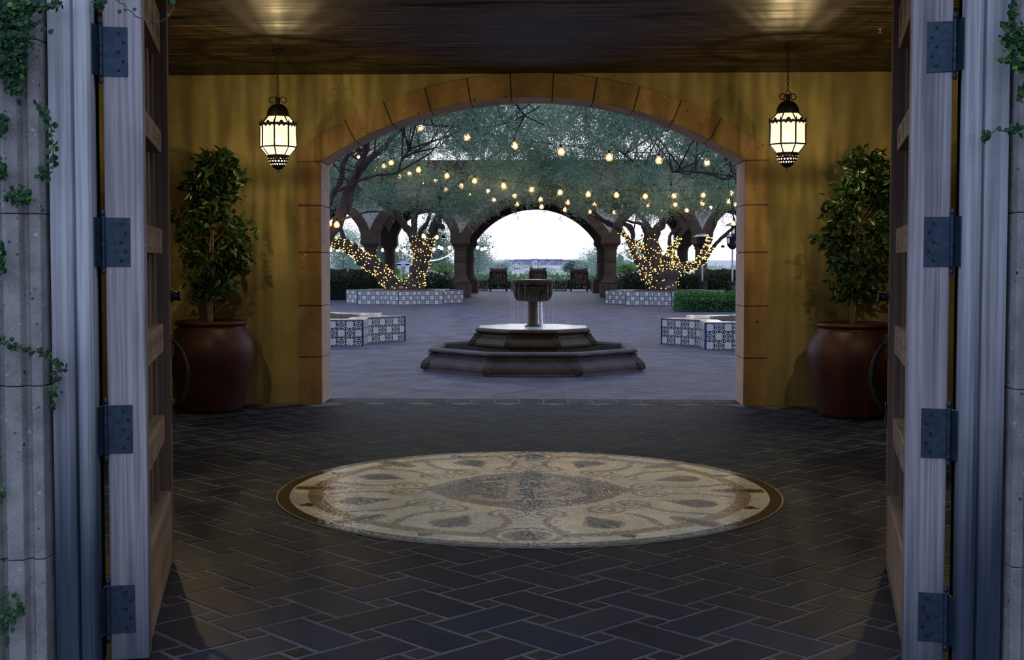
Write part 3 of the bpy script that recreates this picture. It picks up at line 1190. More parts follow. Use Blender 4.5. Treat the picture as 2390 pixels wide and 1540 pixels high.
ivy('creeping_fig', 'thick creeping fig hanging over the left stone pier', [
    (pj(15, 30), (.09, .03, .06), 150), (pj(25, 90), (.075, .03, .07), 130), (pj(15, 150), (.06, .03, .06), 90), (pj(40, 165), (.03, .02, .04), 36),
    (pj(75, 15), (.05, .02, .02), 34), (pj(30, 205), (.03, .02, .03), 26), (pj(8, 290), (.02, .02, .03), 24), (pj(6, 400), (.014, .02, .03), 16), (pj(5, 600), (.010, .02, .05), 20),
    (pj(45, 460), (.05, .01, .03), 30), (pj(12, 1450), (.03, .02, .05), 20), (pj(46, 1420), (.012, .01, .02), 12), (pj(4, 1150), (.01, .01, .02), 8),
    (pj(232, 12, 4.38), (.013, .012, .02), 12), (pj(132, 10, 4.33), (.02, .01, .02), 10)], [
    ([pj(85, 240), pj(105, 262), pj(115, 290), pj(122, 320), pj(126, 350), pj(122, 385), pj(105, 402), pj(92, 408)], 46),
    ([pj(0, 790), pj(30, 806), pj(70, 818), pj(105, 826), pj(125, 842), pj(134, 860)], 40),
    ([pj(132, 855, 4.34), pj(129, 890, 4.34), pj(126, 920, 4.34), pj(122, 945, 4.34)], 22),
    ([pj(20, 1380), pj(10, 1410), pj(14, 1440), pj(30, 1455)], 10),
    ([pj(272, 0, 4.36), pj(295, 18, 4.30), pj(318, 36, 4.25), pj(345, 49, 4.22), pj(372, 51, 4.2), pj(392, 40, 4.18), pj(402, 24, 4.18), pj(408, 2, 4.18)], 7)],
    0, 5)
ivy('creeping_fig', 'bright green creeping fig at the top of the right stone pier', [
    (pj(2375, 95), (.045, .03, .04), 46), (pj(2385, 150), (.03, .02, .03), 30), (pj(2358, 80), (.025, .02, .05), 28), (pj(2360, 30), (.012, .02, .03), 12),
    (pj(2385, 215), (.010, .01, .02), 8), (pj(2370, 303), (.02, .01, .012), 8), (pj(2350, 140), (.03, .01, .01), 10)], [
    ([pj(2390, 296), pj(2365, 300), pj(2340, 302), pj(2318, 306), pj(2300, 312), pj(2292, 322)], 14)], 0, 9, new_frac=.2)

# ================================================================== lanterns, pots and trees of the passage
def chain(mb, x, y, z0, z1, r=.0042, ln=.034):
    n = max(1, round((z1 - z0) / (ln * .78)))
    st = (z1 - z0) / n
    for i in range(n):
        zc = z0 + st * (i + .5)
        pts = []
        for k in range(12):
            a = 2 * PI * k / 12
            dx, dz = .011 * math.cos(a), (st * .5 + .006) * math.sin(a)
            pts.append((x + (dx if i % 2 else 0), y + (0 if i % 2 else dx), zc + dz))
        mb.tube(pts, r * .62, 6, closed=True)


def lamp_light(parent, z, power):
    ld = bpy.data.lights.new('lantern_light', 'POINT')
    ld.energy = power
    ld.color = (1.0, .79, .44)
    ld.shadow_soft_size = .02
    ld.use_nodes = True
    g = G(ld.node_tree)
    # ribbed glass throws a streaky light: its strength changes with the bearing
    d = g.n('ShaderNodeTexCoord', out=1)
    x, y, zz = g.sep(d)
    az = g.m('ARCTAN2', y, x)
    v1 = g.comb(g.m('MULTIPLY', g.m('COSINE', az), 1.0), g.m('SINE', az), g.m('MULTIPLY', zz, .12))
    n1 = g.n('ShaderNodeTexNoise', Vector=v1, Scale=16.0, Detail=3.0)
    f = g.m('ADD', .6, g.m('MULTIPLY', g.ramp(n1, .36, .68), 1.0))
    e = g.n('ShaderNodeEmission', Color=(1, 1, 1, 1), Strength=f)
    g.n('ShaderNodeOutputLight', Surface=e)
    o = bpy.data.objects.new('lantern_light', ld)
    COL.objects.link(o)
    o.parent = parent
    o.location = (0, 0, z)
    return o


def make_lantern(label, loc, rz, ztop, power):
    """origin at the tip of the lantern's lower finial"""
    t = thing('hanging_lantern', label, 'lantern', loc, rz, 'wrought iron lanterns hanging in the passage')
    N8 = 8
    zl = dict(tip=0.0, cup0=.028, cup1=.150, body0=.227, body1=.430, dome0=.507, dome1=.622)
    rb, rn = .166, .100

    def ring(r):
        return [(r * math.cos(2 * PI * k / 8 - PI / 2), r * math.sin(2 * PI * k / 8 - PI / 2)) for k in range(8)]
    # frame: bars along every edge, rims
    mb = MB()
    for a, b in zip(ring(rb), ring(rb)):
        mb.tube([(a[0], a[1], zl['body0']), (b[0], b[1], zl['body1'])], .0075, 6)
    for a, b in zip(ring(rn), ring(rb)):
        mb.tube([(a[0], a[1], zl['cup1']), (b[0], b[1], zl['body0'])], .006, 6)
        mb.tube([(b[0], b[1], zl['body1']), (a[0], a[1], zl['dome0'])], .006, 6)
    for r, z in ((rb, zl['body0']), (rb, zl['body1']), (rn, zl['cup1']), (rn, zl['dome0'])):
        mb.tube([(x, y, z) for x, y in ring(r)], .007, 6, closed=True)
    mb.build('frame', M['black_iron'], t)
    # scalloped crown band with points
    mb = MB()
    rg = ring(rb + .006)
    for k in range(8):
        a, b = Vector((*rg[k], 0)), Vector((*rg[(k + 1) % 8], 0))
        nn = ((a + b) / 2).normalized()
        vs, fs = [], []
        n = 24
        for i in range(n + 1):
            q = i / n
            p = a.lerp(b, q)
            lo = zl['body1'] - .030 + .018 * abs(math.sin(PI * q * 3.0)) ** .7
            pk = .024 * math.exp(-((q - .5) / .10) ** 2) + .008 * (1 + math.cos(2 * PI * q * 5)) / 2 + max(0, 1 - min(q, 1 - q) / .07) * .024
            hi = zl['body1'] + .006 + pk
            for e in (0, .004):
                vs += [(p.x + nn.x * e, p.y + nn.y * e, lo), (p.x + nn.x * e, p.y + nn.y * e, hi)]
        for i in range(n):
            j, m = 4 * i, 4 * i + 4
            fs += [(j, m, m + 1, j + 1), (j + 2, j + 3, m + 3, m + 2), (j, j + 2, m + 2, m), (j + 1, m + 1, m + 3, j + 3)]
        mb.add(vs, fs)
    mb.build('crown', M['black_iron'], t)
    # glass
    mb = MB()
    for r0, z0, r1, z1 in ((rb - .003, zl['body0'], rb - .003, zl['body1']), (rn - .002, zl['cup1'], rb - .003, zl['body0']), (rb - .003, zl['body1'], rn - .002, zl['dome0'])):
        A, B = ring(r0), ring(r1)
        for k in range(8):
            k2 = (k + 1) % 8
            mb.add([(*A[k], z0), (*A[k2], z0), (*B[k2], z1), (*B[k], z1)], [(0, 1, 2, 3)])
    mb.build('glass', M['pane'], t)
    # dome
    mb = MB()
    prof = [(rn + .004, zl['dome0'] - .004), (rn + .006, zl['dome0'] + .006), (rn + .001, zl['dome0'] + .010)]
    for i in range(1, 11):
        a = PI / 2 * i / 10
        prof.append((max(rn * math.cos(a), .018), zl['dome0'] + .012 + (zl['dome1'] - zl['dome0'] - .012) * math.sin(a)))
    prof += [(.022, zl['dome1'] + .012), (.020, zl['dome1'] + .045), (.012, zl['dome1'] + .055)]
    mb.lathe(prof, 24)
    mb.build('dome', M['black_iron'], t, smooth=True, auto=40)
    # scrolls and ring
    mb = MB()
    for k in range(4):
        a = k * PI / 2
        pts = []
        for i in range(18):
            q = i / 17
            th = PI * .15 + q * PI * 1.75
            rr_ = .034 * (1 - .45 * q)
            xr = .052 - rr_ * math.cos(th)
            zz = zl['dome1'] + .028 + rr_ * math.sin(th) * 1.0
            pts.append((xr * math.cos(a), xr * math.sin(a), zz))
        pts.insert(0, (.016 * math.cos(a), .016 * math.sin(a), zl['dome1'] + .008))
        mb.tube(pts, .0048, 6)
    mb.tube([(.018 * math.cos(q), 0, zl['dome1'] + .068 + .018 * math.sin(q)) for q in np.linspace(0, 2 * PI, 16)[:-1]], .0042, 6, closed=True)
    mb.build('scrolls', M['black_iron'], t, smooth=True)
    # pierced cup below, with the finial
    mb = MB()
    rows = 9
    seg = 40
    ringp = []
    for i in range(rows + 1):
        q = i / rows
        r = (rn + .002) * math.cos(q * PI / 2 * .93) ** .75
        ringp.append((r, zl['cup1'] - .006 - (zl['cup1'] - zl['cup0']) * q))
    for i in range(rows):
        for k in range(seg):
            if i in (1, 3, 5) and k % 2 == (i // 2) % 2:
                continue
            a, b = 2 * PI * k / seg, 2 * PI * (k + 1) / seg
            (r0, z0), (r1, z1) = ringp[i], ringp[i + 1]
            mb.add([(r0 * math.cos(a), r0 * math.sin(a), z0), (r0 * math.cos(b), r0 * math.sin(b), z0), (r1 * math.cos(b), r1 * math.sin(b), z1), (r1 * math.cos(a), r1 * math.sin(a), z1)], [(3, 2, 1, 0)])
    mb.lathe([(.003, 0), (.010, .006), (.010, .014), (.006, .02), (.016, .030), (.022, .036)], 14)
    mb.build('cup', M['black_iron'], t)
    mb = MB()
    mb.ball((0, 0, zl['body0'] + .062), .024, .024, .034, 12, 8)
    mb.build('bulb', M['filament'], t, smooth=True)
    # chain and ceiling rose
    mb = MB()
    chain(mb, 0, 0, zl['dome1'] + .082, ztop - loc[2] - .03)
    mb.build('chain', M['black_iron'], t, smooth=True)
    mb = MB()
    zt = ztop - loc[2]
    mb.lathe([(.008, zt - .034), (.02, zt - .028), (.05, zt - .012), (.058, zt)], 20)
    mb.build('ceiling_rose', M['black_iron'], t, smooth=True, auto=40)
    lamp_light(t, zl['body0'] + .022, power)
    return t


LAMP_W = 112.0
LAMP_ADDED = 220.0
YL = 11.3
pl = P(650, 402, YL)
pr = P(1837, 397, YL)
make_lantern('lit eight-sided iron lantern hanging left of the stone arch', (pl.x, pl.y, pl.z), 0.0, ZC, LAMP_W)
make_lantern('lit eight-sided iron lantern hanging right of the stone arch', (pr.x, pr.y, pr.z), math.radians(14), ZC, LAMP_W)

make_lantern('added lantern hidden behind the left gate leaf to light mosaic and floor', (-2.92, 9.0, pl.z), 0.1, ZC, LAMP_ADDED)  # added unseen pair, put in to brighten the mosaic and floor
make_lantern('added lantern hidden behind the right gate leaf to light mosaic and floor', (2.742, 9.0, pl.z), 0.3, ZC, LAMP_ADDED)

# small fire sprinkler on the ceiling
sp = P(2070, 98, 10.2)
t = MB().lathe([(.004, -.035), (.016, -.034), (.016, -.031), (.005, -.028), (.006, -.006), (.022, -.003), (.022, 0)], 14).build('ceiling_sprinkler', M['steel'], smooth=True, auto=30)
t.location = (sp.x, 10.4, ZC)
tag(t, 'small metal sprinkler head on the plank ceiling', 'sprinkler')


def make_pot(label, x, y, h=.89, sc=1.0):
    t = thing('clay_pot', label, 'pot', (x, y, .012), 0, 'big oxblood pots in the passage')
    mb = MB()
    pr_ = [(.285, 0), (.30, .012), (.305, .04), (.335, .15), (.375, .32), (.410, .48), (.425, .58), (.418, .67), (.385, .75), (.345, .805), (.322, .83),
           (.322, .842), (.345, .850), (.352, .868), (.345, .886), (.318, .892), (.298, .884), (.295, .84), (.32, .78), (.30, .76)]
    mb.lathe([(r * sc, z * h / .892) for r, z in pr_], 48, closed=False)
    # ring foot ridges
    mb.build('body', M['pot'], t, smooth=True)
    mb = MB()
    mb.lathe([(.318 * sc, .77 * h / .892), (.2, .79 * h / .892), (.0, .80 * h / .892)], 32, closed=False)
    mb.build('soil', M['soil'], t, smooth=True)
    return t


def make_ficus(label, x, y, zb, seed, env, lean=0.0):
    """env: list of (height, half width, centre shift) describing the crown"""
    t = thing('potted_ficus', label, 'plant', (x, y, zb), 0, 'ficus trees in the big pots')
    lr = np.random.default_rng(seed)
    hs = [e[0] for e in env]
    top = hs[-1]
    mb = MB()
    tr = []
    for k in range(3):
        a = k * 2.1
        pts = [(.02 * math.cos(a + q * 4), .02 * math.sin(a + q * 4), q * top * .8) for q in np.linspace(0, 1, 9)]
        pts = [(p[0] + lean * p[2], p[1], p[2]) for p in pts]
        tr.append(pts)
        mb.tube(pts, [.017 - .011 * q for q in np.linspace(0, 1, 9)], 7)
    tips, dirs = [], []
    nb = 150
    for i in range(nb):
        z = hs[0] + (top - hs[0]) * lr.random() ** .9
        wmax = np.interp(z, hs, [e[1] for e in env])
        cs = np.interp(z, hs, [e[2] for e in env])
        a = lr.random() * 2 * PI
        L = wmax * (.45 + .6 * lr.random() ** .7)
        p0 = Vector((lean * z * .9, 0, max(z - .16 - .2 * L, hs[0] * .85)))
        p2 = Vector((cs + lean * z + math.cos(a) * L, math.sin(a) * L * .8, z))
        p1 = p0.lerp(p2, .5) + Vector((0, 0, .10 * L + .03))
        if i % 3 == 0:
            mb.tube([p0, p1, p2], [.005, .004, .002], 5, caps=False)
        out = (p2 - p1).normalized()
        for q in range(11):
            f = .35 + .75 * q / 10
            pp = p1.lerp(p2, max(0, f * 1.1 - .1)) + Vector(lr.normal(size=3)) * .035
            d = out * .5 + Vector(lr.normal(size=3)) * .55 + Vector((0, 0, -.45))
            tips.append(pp[:])
            dirs.append(d[:])
    mb.build('stem', M['stem'], t, smooth=True)
    leaf_mesh('foliage', np.array(tips), np.array(dirs), .092, .046, M['ficus'], t, fold=.22, lr=lr)
    return t


lp = F(476, 969)
make_pot('big oxblood glazed pot standing left of the stone arch', lp.x, lp.y + .30)
make_ficus('leafy ficus tree growing in the left pot', lp.x - .02, lp.y + .30, .78, 3,
           [(.36, .12, .0), (.55, .24, .02), (.85, .36, .03), (1.15, .40, -.03), (1.40, .33, -.02), (1.62, .20, .02), (1.75, .10, .04)], .03)
rp = F(2006, 982)
make_pot('big oxblood glazed pot standing right of the stone arch', rp.x, rp.y + .30)
make_ficus('leafy ficus tree growing in the right pot', rp.x, rp.y + .30, .78, 8,
           [(.36, .14, .0), (.55, .26, .04), (.90, .36, .02), (1.20, .36, -.02), (1.45, .25, .03), (1.62, .17, .04), (1.74, .09, .05)], .05)

# ================================================================== the fountain
fx = F(1244, 880)
FY = fx.y + 1.45
FXc = XC - .0
c8 = 1 / math.cos(PI / 8)
ft_ = thing('stone_fountain', 'carved stone fountain with octagonal basin and raised bowl, middle of the courtyard', 'fountain', (P(1243.5, 800, FY).x, FY, 0))


def oct_lathe(prof, closed=False):
    return MB().lathe([(r * c8, z) for r, z in prof], 8, a0=PI / 8, closed=closed)


oct_lathe([(1.47, -.01), (1.47, .022), (1.445, .03), (1.452, .07), (1.448, .105), (1.425, .145), (1.385, .18), (1.352, .205), (1.338, .228), (1.340, .240), (1.372, .247),
           (1.398, .258), (1.404, .278), (1.392, .296), (1.37, .305), (1.29, .308), (1.268, .300), (1.255, .28), (1.25, .04), (.0, .04)]).build('basin', M['basin_stone'], ft_)
# joints between the basin stones are thin dark slots
oct_lathe([(1.252, .15), (0.0, .15)]).build('basin_water', M['pool'], ft_)
oct_lathe([(.765, .04), (.765, .31), (.815, .318), (.832, .335), (.832, .362), (.818, .392), (.785, .425), (.752, .452), (.738, .478), (.742, .494), (.765, .502), (.782, .52),
           (.780, .545), (.765, .560), (.735, .566), (.70, .555), (.0, .50)]).build('tier', M['wet_stone'], ft_)
oct_lathe([(.742, .5665), (.60, .568), (.25, .5695), (.0, .570)]).build('tier_water', M['pool_sky_white'], ft_)


def corner_leaves(prof, wd, mat, name):
    """acanthus leaf lying over each corner of an octagonal tier, following its profile"""
    for k in range(8):
        a = PI / 8 + k * PI / 4
        mb = MB()
        vs, fs = [], []
        nu, nvv = 15, len(prof)
        for i, (r, z) in enumerate(prof):
            q = i / (nvv - 1)
            half = wd * (.55 + .45 * math.sin(PI * min(1, q * 1.05)) + (.35 if q > .86 else 0))
            for j in range(nu):
                s = -1 + 2 * j / (nu - 1)
                lift = .040 * (1 - s * s) ** .5 + .018 * math.cos(s * PI * 5.0) * (1 - abs(s) * .6) + (.022 * (1 - s * s) * math.sin(PI * (q - .78) / .22) if q > .78 else 0) - (.03 if q > .99 else 0)
                if abs(s) > .98:
                    lift = -.03
                rr_ = r * c8 + lift - .01
                xx, yy = rr_, s * half * (1 - .18 * math.cos(q * 26))
                # keep to the two faces that meet at the corner
                xx -= abs(yy) * math.tan(PI / 8) * .98
                vs.append((xx * math.cos(a) - yy * math.sin(a), xx * math.sin(a) + yy * math.cos(a), z))
        for i in range(nvv - 1):
            for j in range(nu - 1):
                b = i * nu + j
                fs.append((b, b + 1, b + nu + 1, b + nu))
        mb.add(vs, fs)
        mb.build(name, mat, ft_, smooth=True)


corner_leaves([(1.455, .028), (1.465, .055), (1.462, .085), (1.450, .115), (1.425, .145), (1.39, .175), (1.36, .200), (1.345, .222), (1.352, .236), (1.375, .242)], .085, M['basin_stone'], 'corner_leaf')
corner_leaves([(.830, .322), (.838, .345), (.832, .372), (.815, .398), (.79, .424), (.765, .448), (.748, .470), (.748, .486), (.765, .494)], .055, M['wet_stone'], 'tier_leaf')
mb = MB()
mb.lathe([(.115, .545), (.115, .575), (.088, .59), (.070, .61), (.066, .64), (.066, .93)], 20)
mb.build('pedestal', M['wet_stone'], ft_, smooth=True, auto=50)
mb = MB()
mb.lathe([(.060, .918), (.150, .922), (.185, .930), (.208, .950), (.224, .985), (.236, 1.03), (.240, 1.07), (.242, 1.092), (.252, 1.100), (.256, 1.112), (.250, 1.122), (.268, 1.140),
          (.292, 1.160), (.296, 1.176), (.303, 1.182), (.307, 1.196), (.306, 1.212), (.298, 1.222), (.284, 1.224), (.268, 1.214), (.20, 1.19), (.0, 1.18)], 48, closed=False)
bowl = mb.build('bowl', M['wet_stone'], ft_, smooth=True, auto=50)
bead0 = None
for k in range(48):
    if k % 6 in (0, 5, 1):
        continue
    a = 2 * PI * k / 48 - PI / 2
    if bead0 is None:
        bead0 = MB().ball((0, 0, 0), .020, seg=10, rings=6).build('bead', M['wet_stone'], bowl, smooth=True)
        bd = bead0
    else:
        bd = bead0.copy()
        COL.objects.link(bd)
        bd.parent = bowl
    bd.location = (.270 * math.cos(a), .270 * math.sin(a), 1.112)
for k in range(8):
    a = -PI / 2 + k * PI / 4
    mb = MB()
    vs, fs = [], []
    prof = [(.150, .918), (.190, .926), (.216, .948), (.234, .985), (.248, 1.03), (.254, 1.07), (.262, 1.10), (.276, 1.120), (.292, 1.128), (.302, 1.120)]
    nu = 13
    for i, (r, z) in enumerate(prof):
        q = i / (len(prof) - 1)
        half = (.030 + .046 * math.sin(PI * min(1, .15 + q * .8))) if q < .66 else (.050 if q < .9 else .036)
        half *= 1 - .16 * math.cos(q * 24)
        for j in range(nu):
            s = -1 + 2 * j / (nu - 1)
            lift = .016 * (1 - s * s) + .009 * math.cos(s * PI * 3.5)
            th = a + s * half / r
            vs.append(((r + lift) * math.cos(th), (r + lift) * math.sin(th), z))
    for i in range(len(prof) - 1):
        for j in range(nu - 1):
            b = i * nu + j
            fs.append((b, b + 1, b + nu + 1, b + nu))
    mb.add(vs, fs)
    mb.build('bowl_leaf', M['wet_stone'], bowl, smooth=True)
MB().lathe([(.285, 1.2185), (.15, 1.221), (.0, 1.222)], 40, closed=False).build('bowl_water', M['pool_sky_white'], ft_, smooth=True)
# falling water: one solid spout behind the pedestal and thin threads off the rim
mb = MB()
mb.tube([(.095, .10, 1.10), (.100, .105, .95), (.104, .105, .80), (.108, .105, .565)], [.020, .026, .030, .034], 12, caps=False)
mb.build('water_spout', M['stream'], ft_, smooth=True)
mb = MB()
for a, z0 in ((200, .566), (214, .566), (232, .566), (250, .57), (312, .566), (330, .566), (60, .566)):
    aa_ = math.radians(a)
    r = .300
    mb.tube([(r * math.cos(aa_), r * math.sin(aa_), 1.19), ((r + .012) * math.cos(aa_), (r + .012) * math.sin(aa_), 1.0), ((r + .02) * math.cos(aa_), (r + .02) * math.sin(aa_), z0)], [.0013, .0009, .0012], 4, caps=False)
mb.build('water_threads', M['stream'], ft_, smooth=True)

# ================================================================== courtyard ground and star planters
struct(MB().box(-45, 45, YW + TH - .005, 64.5, -.3, 0).build('ground', M['paving']), 'stamped violet grey paving of the courtyard')

TILE = .1515


def octagram(R, cx=0.0, cy=0.0):
    """eight-pointed star outline, tips on the axes and diagonals"""
    ri = R * math.cos(PI / 4) / math.cos(PI / 8)
    out = []
    for k in range(16):
        a = k * PI / 8
        r = R if k % 2 == 0 else ri
        out.append((cx + r * math.cos(a), cy + r * math.sin(a)))
    return out


def planter(label, x, y, R=2.0, h=.455):
    t = thing('star_planter', label, 'planter', (x, y, 0), 0, 'tiled star planters of the courtyard')
    o, i = octagram(R), octagram(R * .76)
    hw_ = h - .012
    mb = MB()
    for k in range(16):
        a, b = o[k], o[(k + 1) % 16]
        L = math.dist(a, b)
        base = len(mb.f)
        mb.add([(*a, 0), (*b, 0), (*b, hw_), (*a, hw_)], [(0, 1, 2, 3)])
        n = L / TILE
        tip_first = k % 2 == 0
        u0 = 0 if tip_first else 100 - n
        mb.uv[base] = [(u0, 0), (u0 + n, 0), (u0 + n, 3), (u0, 3)]
    mb.build('wall_tiles', M['pattern'], t)
    mb = MB()
    vs = [(*p, hw_) for p in o] + [(*p, h) for p in octagram(R - .012)] + [(*p, h) for p in i] + [(*p, h - .08) for p in i]
    fs = []
    for k in range(16):
        k2 = (k + 1) % 16
        fs += [(16 + k, 16 + k2, 32 + k2, 32 + k), (32 + k, 32 + k2, 48 + k2, 48 + k)]
    mb.add(vs, fs)
    mb.build('coping', M['white_tile'], t)
    mb = MB()
    fs = [(k, (k + 1) % 16, 16 + (k + 1) % 16, 16 + k) for k in range(16)]
    mb.add([(*p, hw_ - .014) for p in octagram(R + .004)] + [(*p, h + .001) for p in octagram(R - .013)], fs)
    for k in range(0, 16, 2):
        px, py = octagram(R + .004)[k]
        mb.lathe([(.018, 0), (.018, h - .004), (.006, h + .001)], 8, px - .014 * math.cos(k * PI / 8), py - .014 * math.sin(k * PI / 8))
    mb.build('blue_edging', M['blue_tile'], t)
    mb = MB()
    vs = [(*p, h - .05) for p in i]
    n2 = 5
    lr = random.Random(int(x * 100))
    for q in range(1, n2):
        f = 1 - q / n2
        for p in i:
            vs.append((p[0] * f, p[1] * f, h - .05 + .14 * (1 - f) + lr.uniform(-.02, .03)))
    vs.append((0, 0, h + .10))
    fs = []
    for q in range(n2 - 1):
        for k in range(16):
            k2 = (k + 1) % 16
            fs.append((q * 16 + k, q * 16 + k2, q * 16 + 16 + k2, q * 16 + 16 + k))
    for k in range(16):
        fs.append(((n2 - 1) * 16 + k, (n2 - 1) * 16 + (k + 1) % 16, len(vs) - 1))
    mb.add(vs, fs)
    mb.build('soil', M['soil'], t, smooth=True)
    return t


def star_at(px_tip, py_tip, side):
    p = F(px_tip, py_tip)
    return p.x - side * 2.0, p.y


NLx, NLy = star_at(946, 795, 1)
NRx, NRy = star_at(1543, 802.5, -1)
a_, b_ = F(808, 706.5), F(1083, 706.5)
FLx, FLy = (a_.x + b_.x) / 2, a_.y
RL = (b_.x - a_.x) / 2
a_, b_ = F(1412, 708.5), F(1692, 708.5)
FRx, FRy = (a_.x + b_.x) / 2, a_.y
RR_ = (b_.x - a_.x) / 2
planter('blue and white tiled star planter, front left of the courtyard beside the arch jamb', NLx, NLy, 2.0)
planter('blue and white tiled star planter, front right of the courtyard beside the arch jamb', NRx, NRy, 2.0)
planter('blue and white tiled star planter at the back left with two light-wrapped trunks', FLx, FLy, RL)
planter('blue and white tiled star planter at the back right with the many-limbed lit tree', FRx, FRy, RR_)
print('planters', NLx, NLy, NRx, NRy, FLx, FLy, RL, FRx, FRy, RR_, 'fountain', FY)


def rock(label, px, py, Y, r):
    p = P(px, py, Y)
    mb = MB()
    mb.ball((0, 0, 0), r, r * .8, r * .7, 14, 10)
    for k, v in enumerate(mb.v):
        n = mnoise.noise(Vector(v) * 2.2 / r + Vector((px, 0, 0)))
        mb.v[k] = tuple(Vector(v) * (1 + .25 * n))
    o = mb.build('planter_rock', M['rock'], smooth=True)
    o.location = p
    tag(o, label, 'rock')


rock('grey rock lying in the back left star planter', 936, 671, FLy - 1.1, .085)
rock('pale rock at the foot of the many-limbed tree', 1560, 670, FRy - .9, .075)

# ================================================================== the loggia
YA, YB = 49.3, 55.6            # near and far arcades
WT = .56                       # thickness of an arcade wall
CS = 2.98                      # column axis of the middle bay from the centre line
SIDE = 3.56                    # spacing of the side bays
ZK = 2.24                      # top of the capitals
CX = [-CS - 2 * SIDE, -CS - SIDE, -CS, CS, CS + SIDE, CS + 2 * SIDE]


def arcade(name, Y, label, back):
    y0, y1 = Y - WT / 2, Y + WT / 2
    mb = MB()
    ztop = 5.0
    xs_edges = [-13.7] + CX + [13.7]
    bands = MB()
    for a, b in zip(xs_edges[:-1], xs_edges[1:]):
        xc = XC + (a + b) / 2
        hw = (b - a) / 2 - .31
        mid = b - a > 5
        za = 3.72 if mid else 3.58
        zs = ZK + .02
        R = (hw ** 2 + (za - zs) ** 2) / (2 * (za - zs))
        zo = za - R
        n = 28
        # wall above the opening
        xs = [XC + a + (b - a) * i / n for i in range(n + 1)]
        xs = sorted(set(xs + [xc - hw, xc + hw]))
        vs, fs = [], []
        for x in xs:
            z = zo + math.sqrt(R * R - (x - xc) ** 2) if abs(x - xc) <= hw + 1e-6 else zs
            vs += [(x, y0, z), (x, y0, ztop), (x, y1, z), (x, y1, ztop)]
        for i in range(len(xs) - 1):
            p, q = 4 * i, 4 * i + 4
            fs += [(p, q, q + 1, p + 1), (p + 2, p + 3, q + 3, q + 2), (p + 1, q + 1, q + 3, p + 3)]
        mb.add(vs, fs)
        # stone archivolt with its soffit
        amx = math.asin(min(1, hw / R)) if za - zs < R else PI - math.asin(hw / R)
        for yy, dy in ((y0 - .05, -1), (y1 + .05, 1)):
            nb = 15 if mid else 9
            for k in range(nb):
                t0, t1 = -amx + 2 * amx * k / nb, -amx + 2 * amx * (k + 1) / nb
                m = 3
                vs, fs = [], []
                for i in range(m + 1):
                    t = t0 + (t1 - t0) * (i / m) * .995
                    for r in (R, R + .37):
                        x = xc + r * math.sin(t)
                        x = min(max(x, XC + a), XC + b)
                        z = zo + r * math.cos(t)
                        vs += [(x, yy, z), (x, Y, z)]
                for i in range(m):
                    p, q = 4 * i, 4 * i + 4
                    fs += [(p, q, q + 2, p + 2), (p, p + 1, q + 1, q), (p + 2, q + 2, q + 3, p + 3)]
                bands.add(vs, fs)
    # springer blocks over the columns
    for c in CX:
        bands.box(XC + c - .365, XC + c + .365, y0 - .058, y1 + .058, ZK, ZK + .30)
    struct(mb.build(name, M['white_plaster'] if not back else M['loggia_plaster']), label)
    return bands


M['loggia_plaster'] = noisy('cream_plaster', (.44, .38, .27), (.54, .47, .35), scale=2, rough=.9, bstr=.1)
bn_ = arcade('wall_arcade_near', YA, 'pale plastered arcade wall of the loggia facing the courtyard', False)
struct(bn_.build('trim_5', M['column']), 'brown stone archivolts of the near arcade')
bf_ = arcade('wall_arcade_far', YB, 'cream plastered far arcade wall of the loggia', True)
struct(bf_.build('trim_6', M['column']), 'brown stone archivolts of the far arcade')
struct(MB().box(-13.75, 13.65, YA - .9, YB + .9, 5.0, 5.35).build('roof_loggia', M['chair_wood']), 'dark timber roof of the loggia')
struct(MB().box(-13.75, 13.65, YA + WT / 2, YB - WT / 2, 4.35, 4.5).build('ceiling_loggia', M['chair_wood']), 'dark timber ceiling of the loggia')


def make_column(label):
    t = thing('stone_column', label, 'column', (0, 0, 0), 0, 'stone columns of the loggia')
    t['kind'] = 'thing'
    MB().box(-.42, .42, -.42, .42, 0, .52).build('plinth', M['column'], t, bevel=.015)
    mb = MB()
    mb.lathe([(.36, .52), (.385, .55), (.39, .60), (.37, .65), (.31, .69), (.295, .73), (.285, .80), (.245, .86)], 32)
    mb.build('base_moulding', M['column'], t, smooth=True, auto=50)
    mb = MB()
    mb.lathe([(.242, .85), (.240, 1.34), (.236, 1.345), (.236, 1.352), (.240, 1.357), (.236, 1.90)], 32)
    mb.build('shaft', M['column'], t, smooth=True, auto=50)
    mb = MB()
    mb.lathe([(.236, 1.88), (.27, 1.89), (.275, 1.93), (.26, 1.95), (.28, 2.0), (.33, 2.06), (.345, 2.09)], 32)
    mb.box(-.345, .345, -.345, .345, 2.08, 2.13)
    mb.box(-.375, .375, -.375, .375, 2.13, ZK)
    mb.build('capital', M['column'], t, smooth=True, auto=40)
    return t


names = ['far left', 'second from the left', 'left of the middle arch', 'right of the middle arch', 'second from the right', 'far right']
col0 = None
for Y, rowname in ((YA, 'near'), (YB, 'far')):
    for c, nm in zip(CX, names):
        lab = f'brown stone column in the {rowname} row of the loggia, {nm}'
        if col0 is None:
            col0 = make_column(lab)
            col0.location = (XC + c, Y, 0)
        else:
            dup(col0, (XC + c, Y, 0), 0, lab)['kind'] = 'thing'


def pendant(label, px, py0, py1, Y, ztop):
    p0, p1 = P(px, py0, Y), P(px, py1, Y)
    t = thing('pendant_lamp', label, 'lamp', p1, 0)
    hgt = p0.z - p1.z
    MB().lathe([(.07, 0), (.085, .02), (.07, hgt * .9), (.02, hgt)], 12).build('shade', M['dark_metal'], t, smooth=True, auto=40)
    MB().tube([(0, 0, hgt), (0, 0, ztop - p1.z)], .008, 5).build('cable', M['cable'], t)
    MB().lathe([(.08, -.012), (.08, .004)], 12).build('diffuser', glow('pendant_glow', (1, .9, .7), 2.2), t)


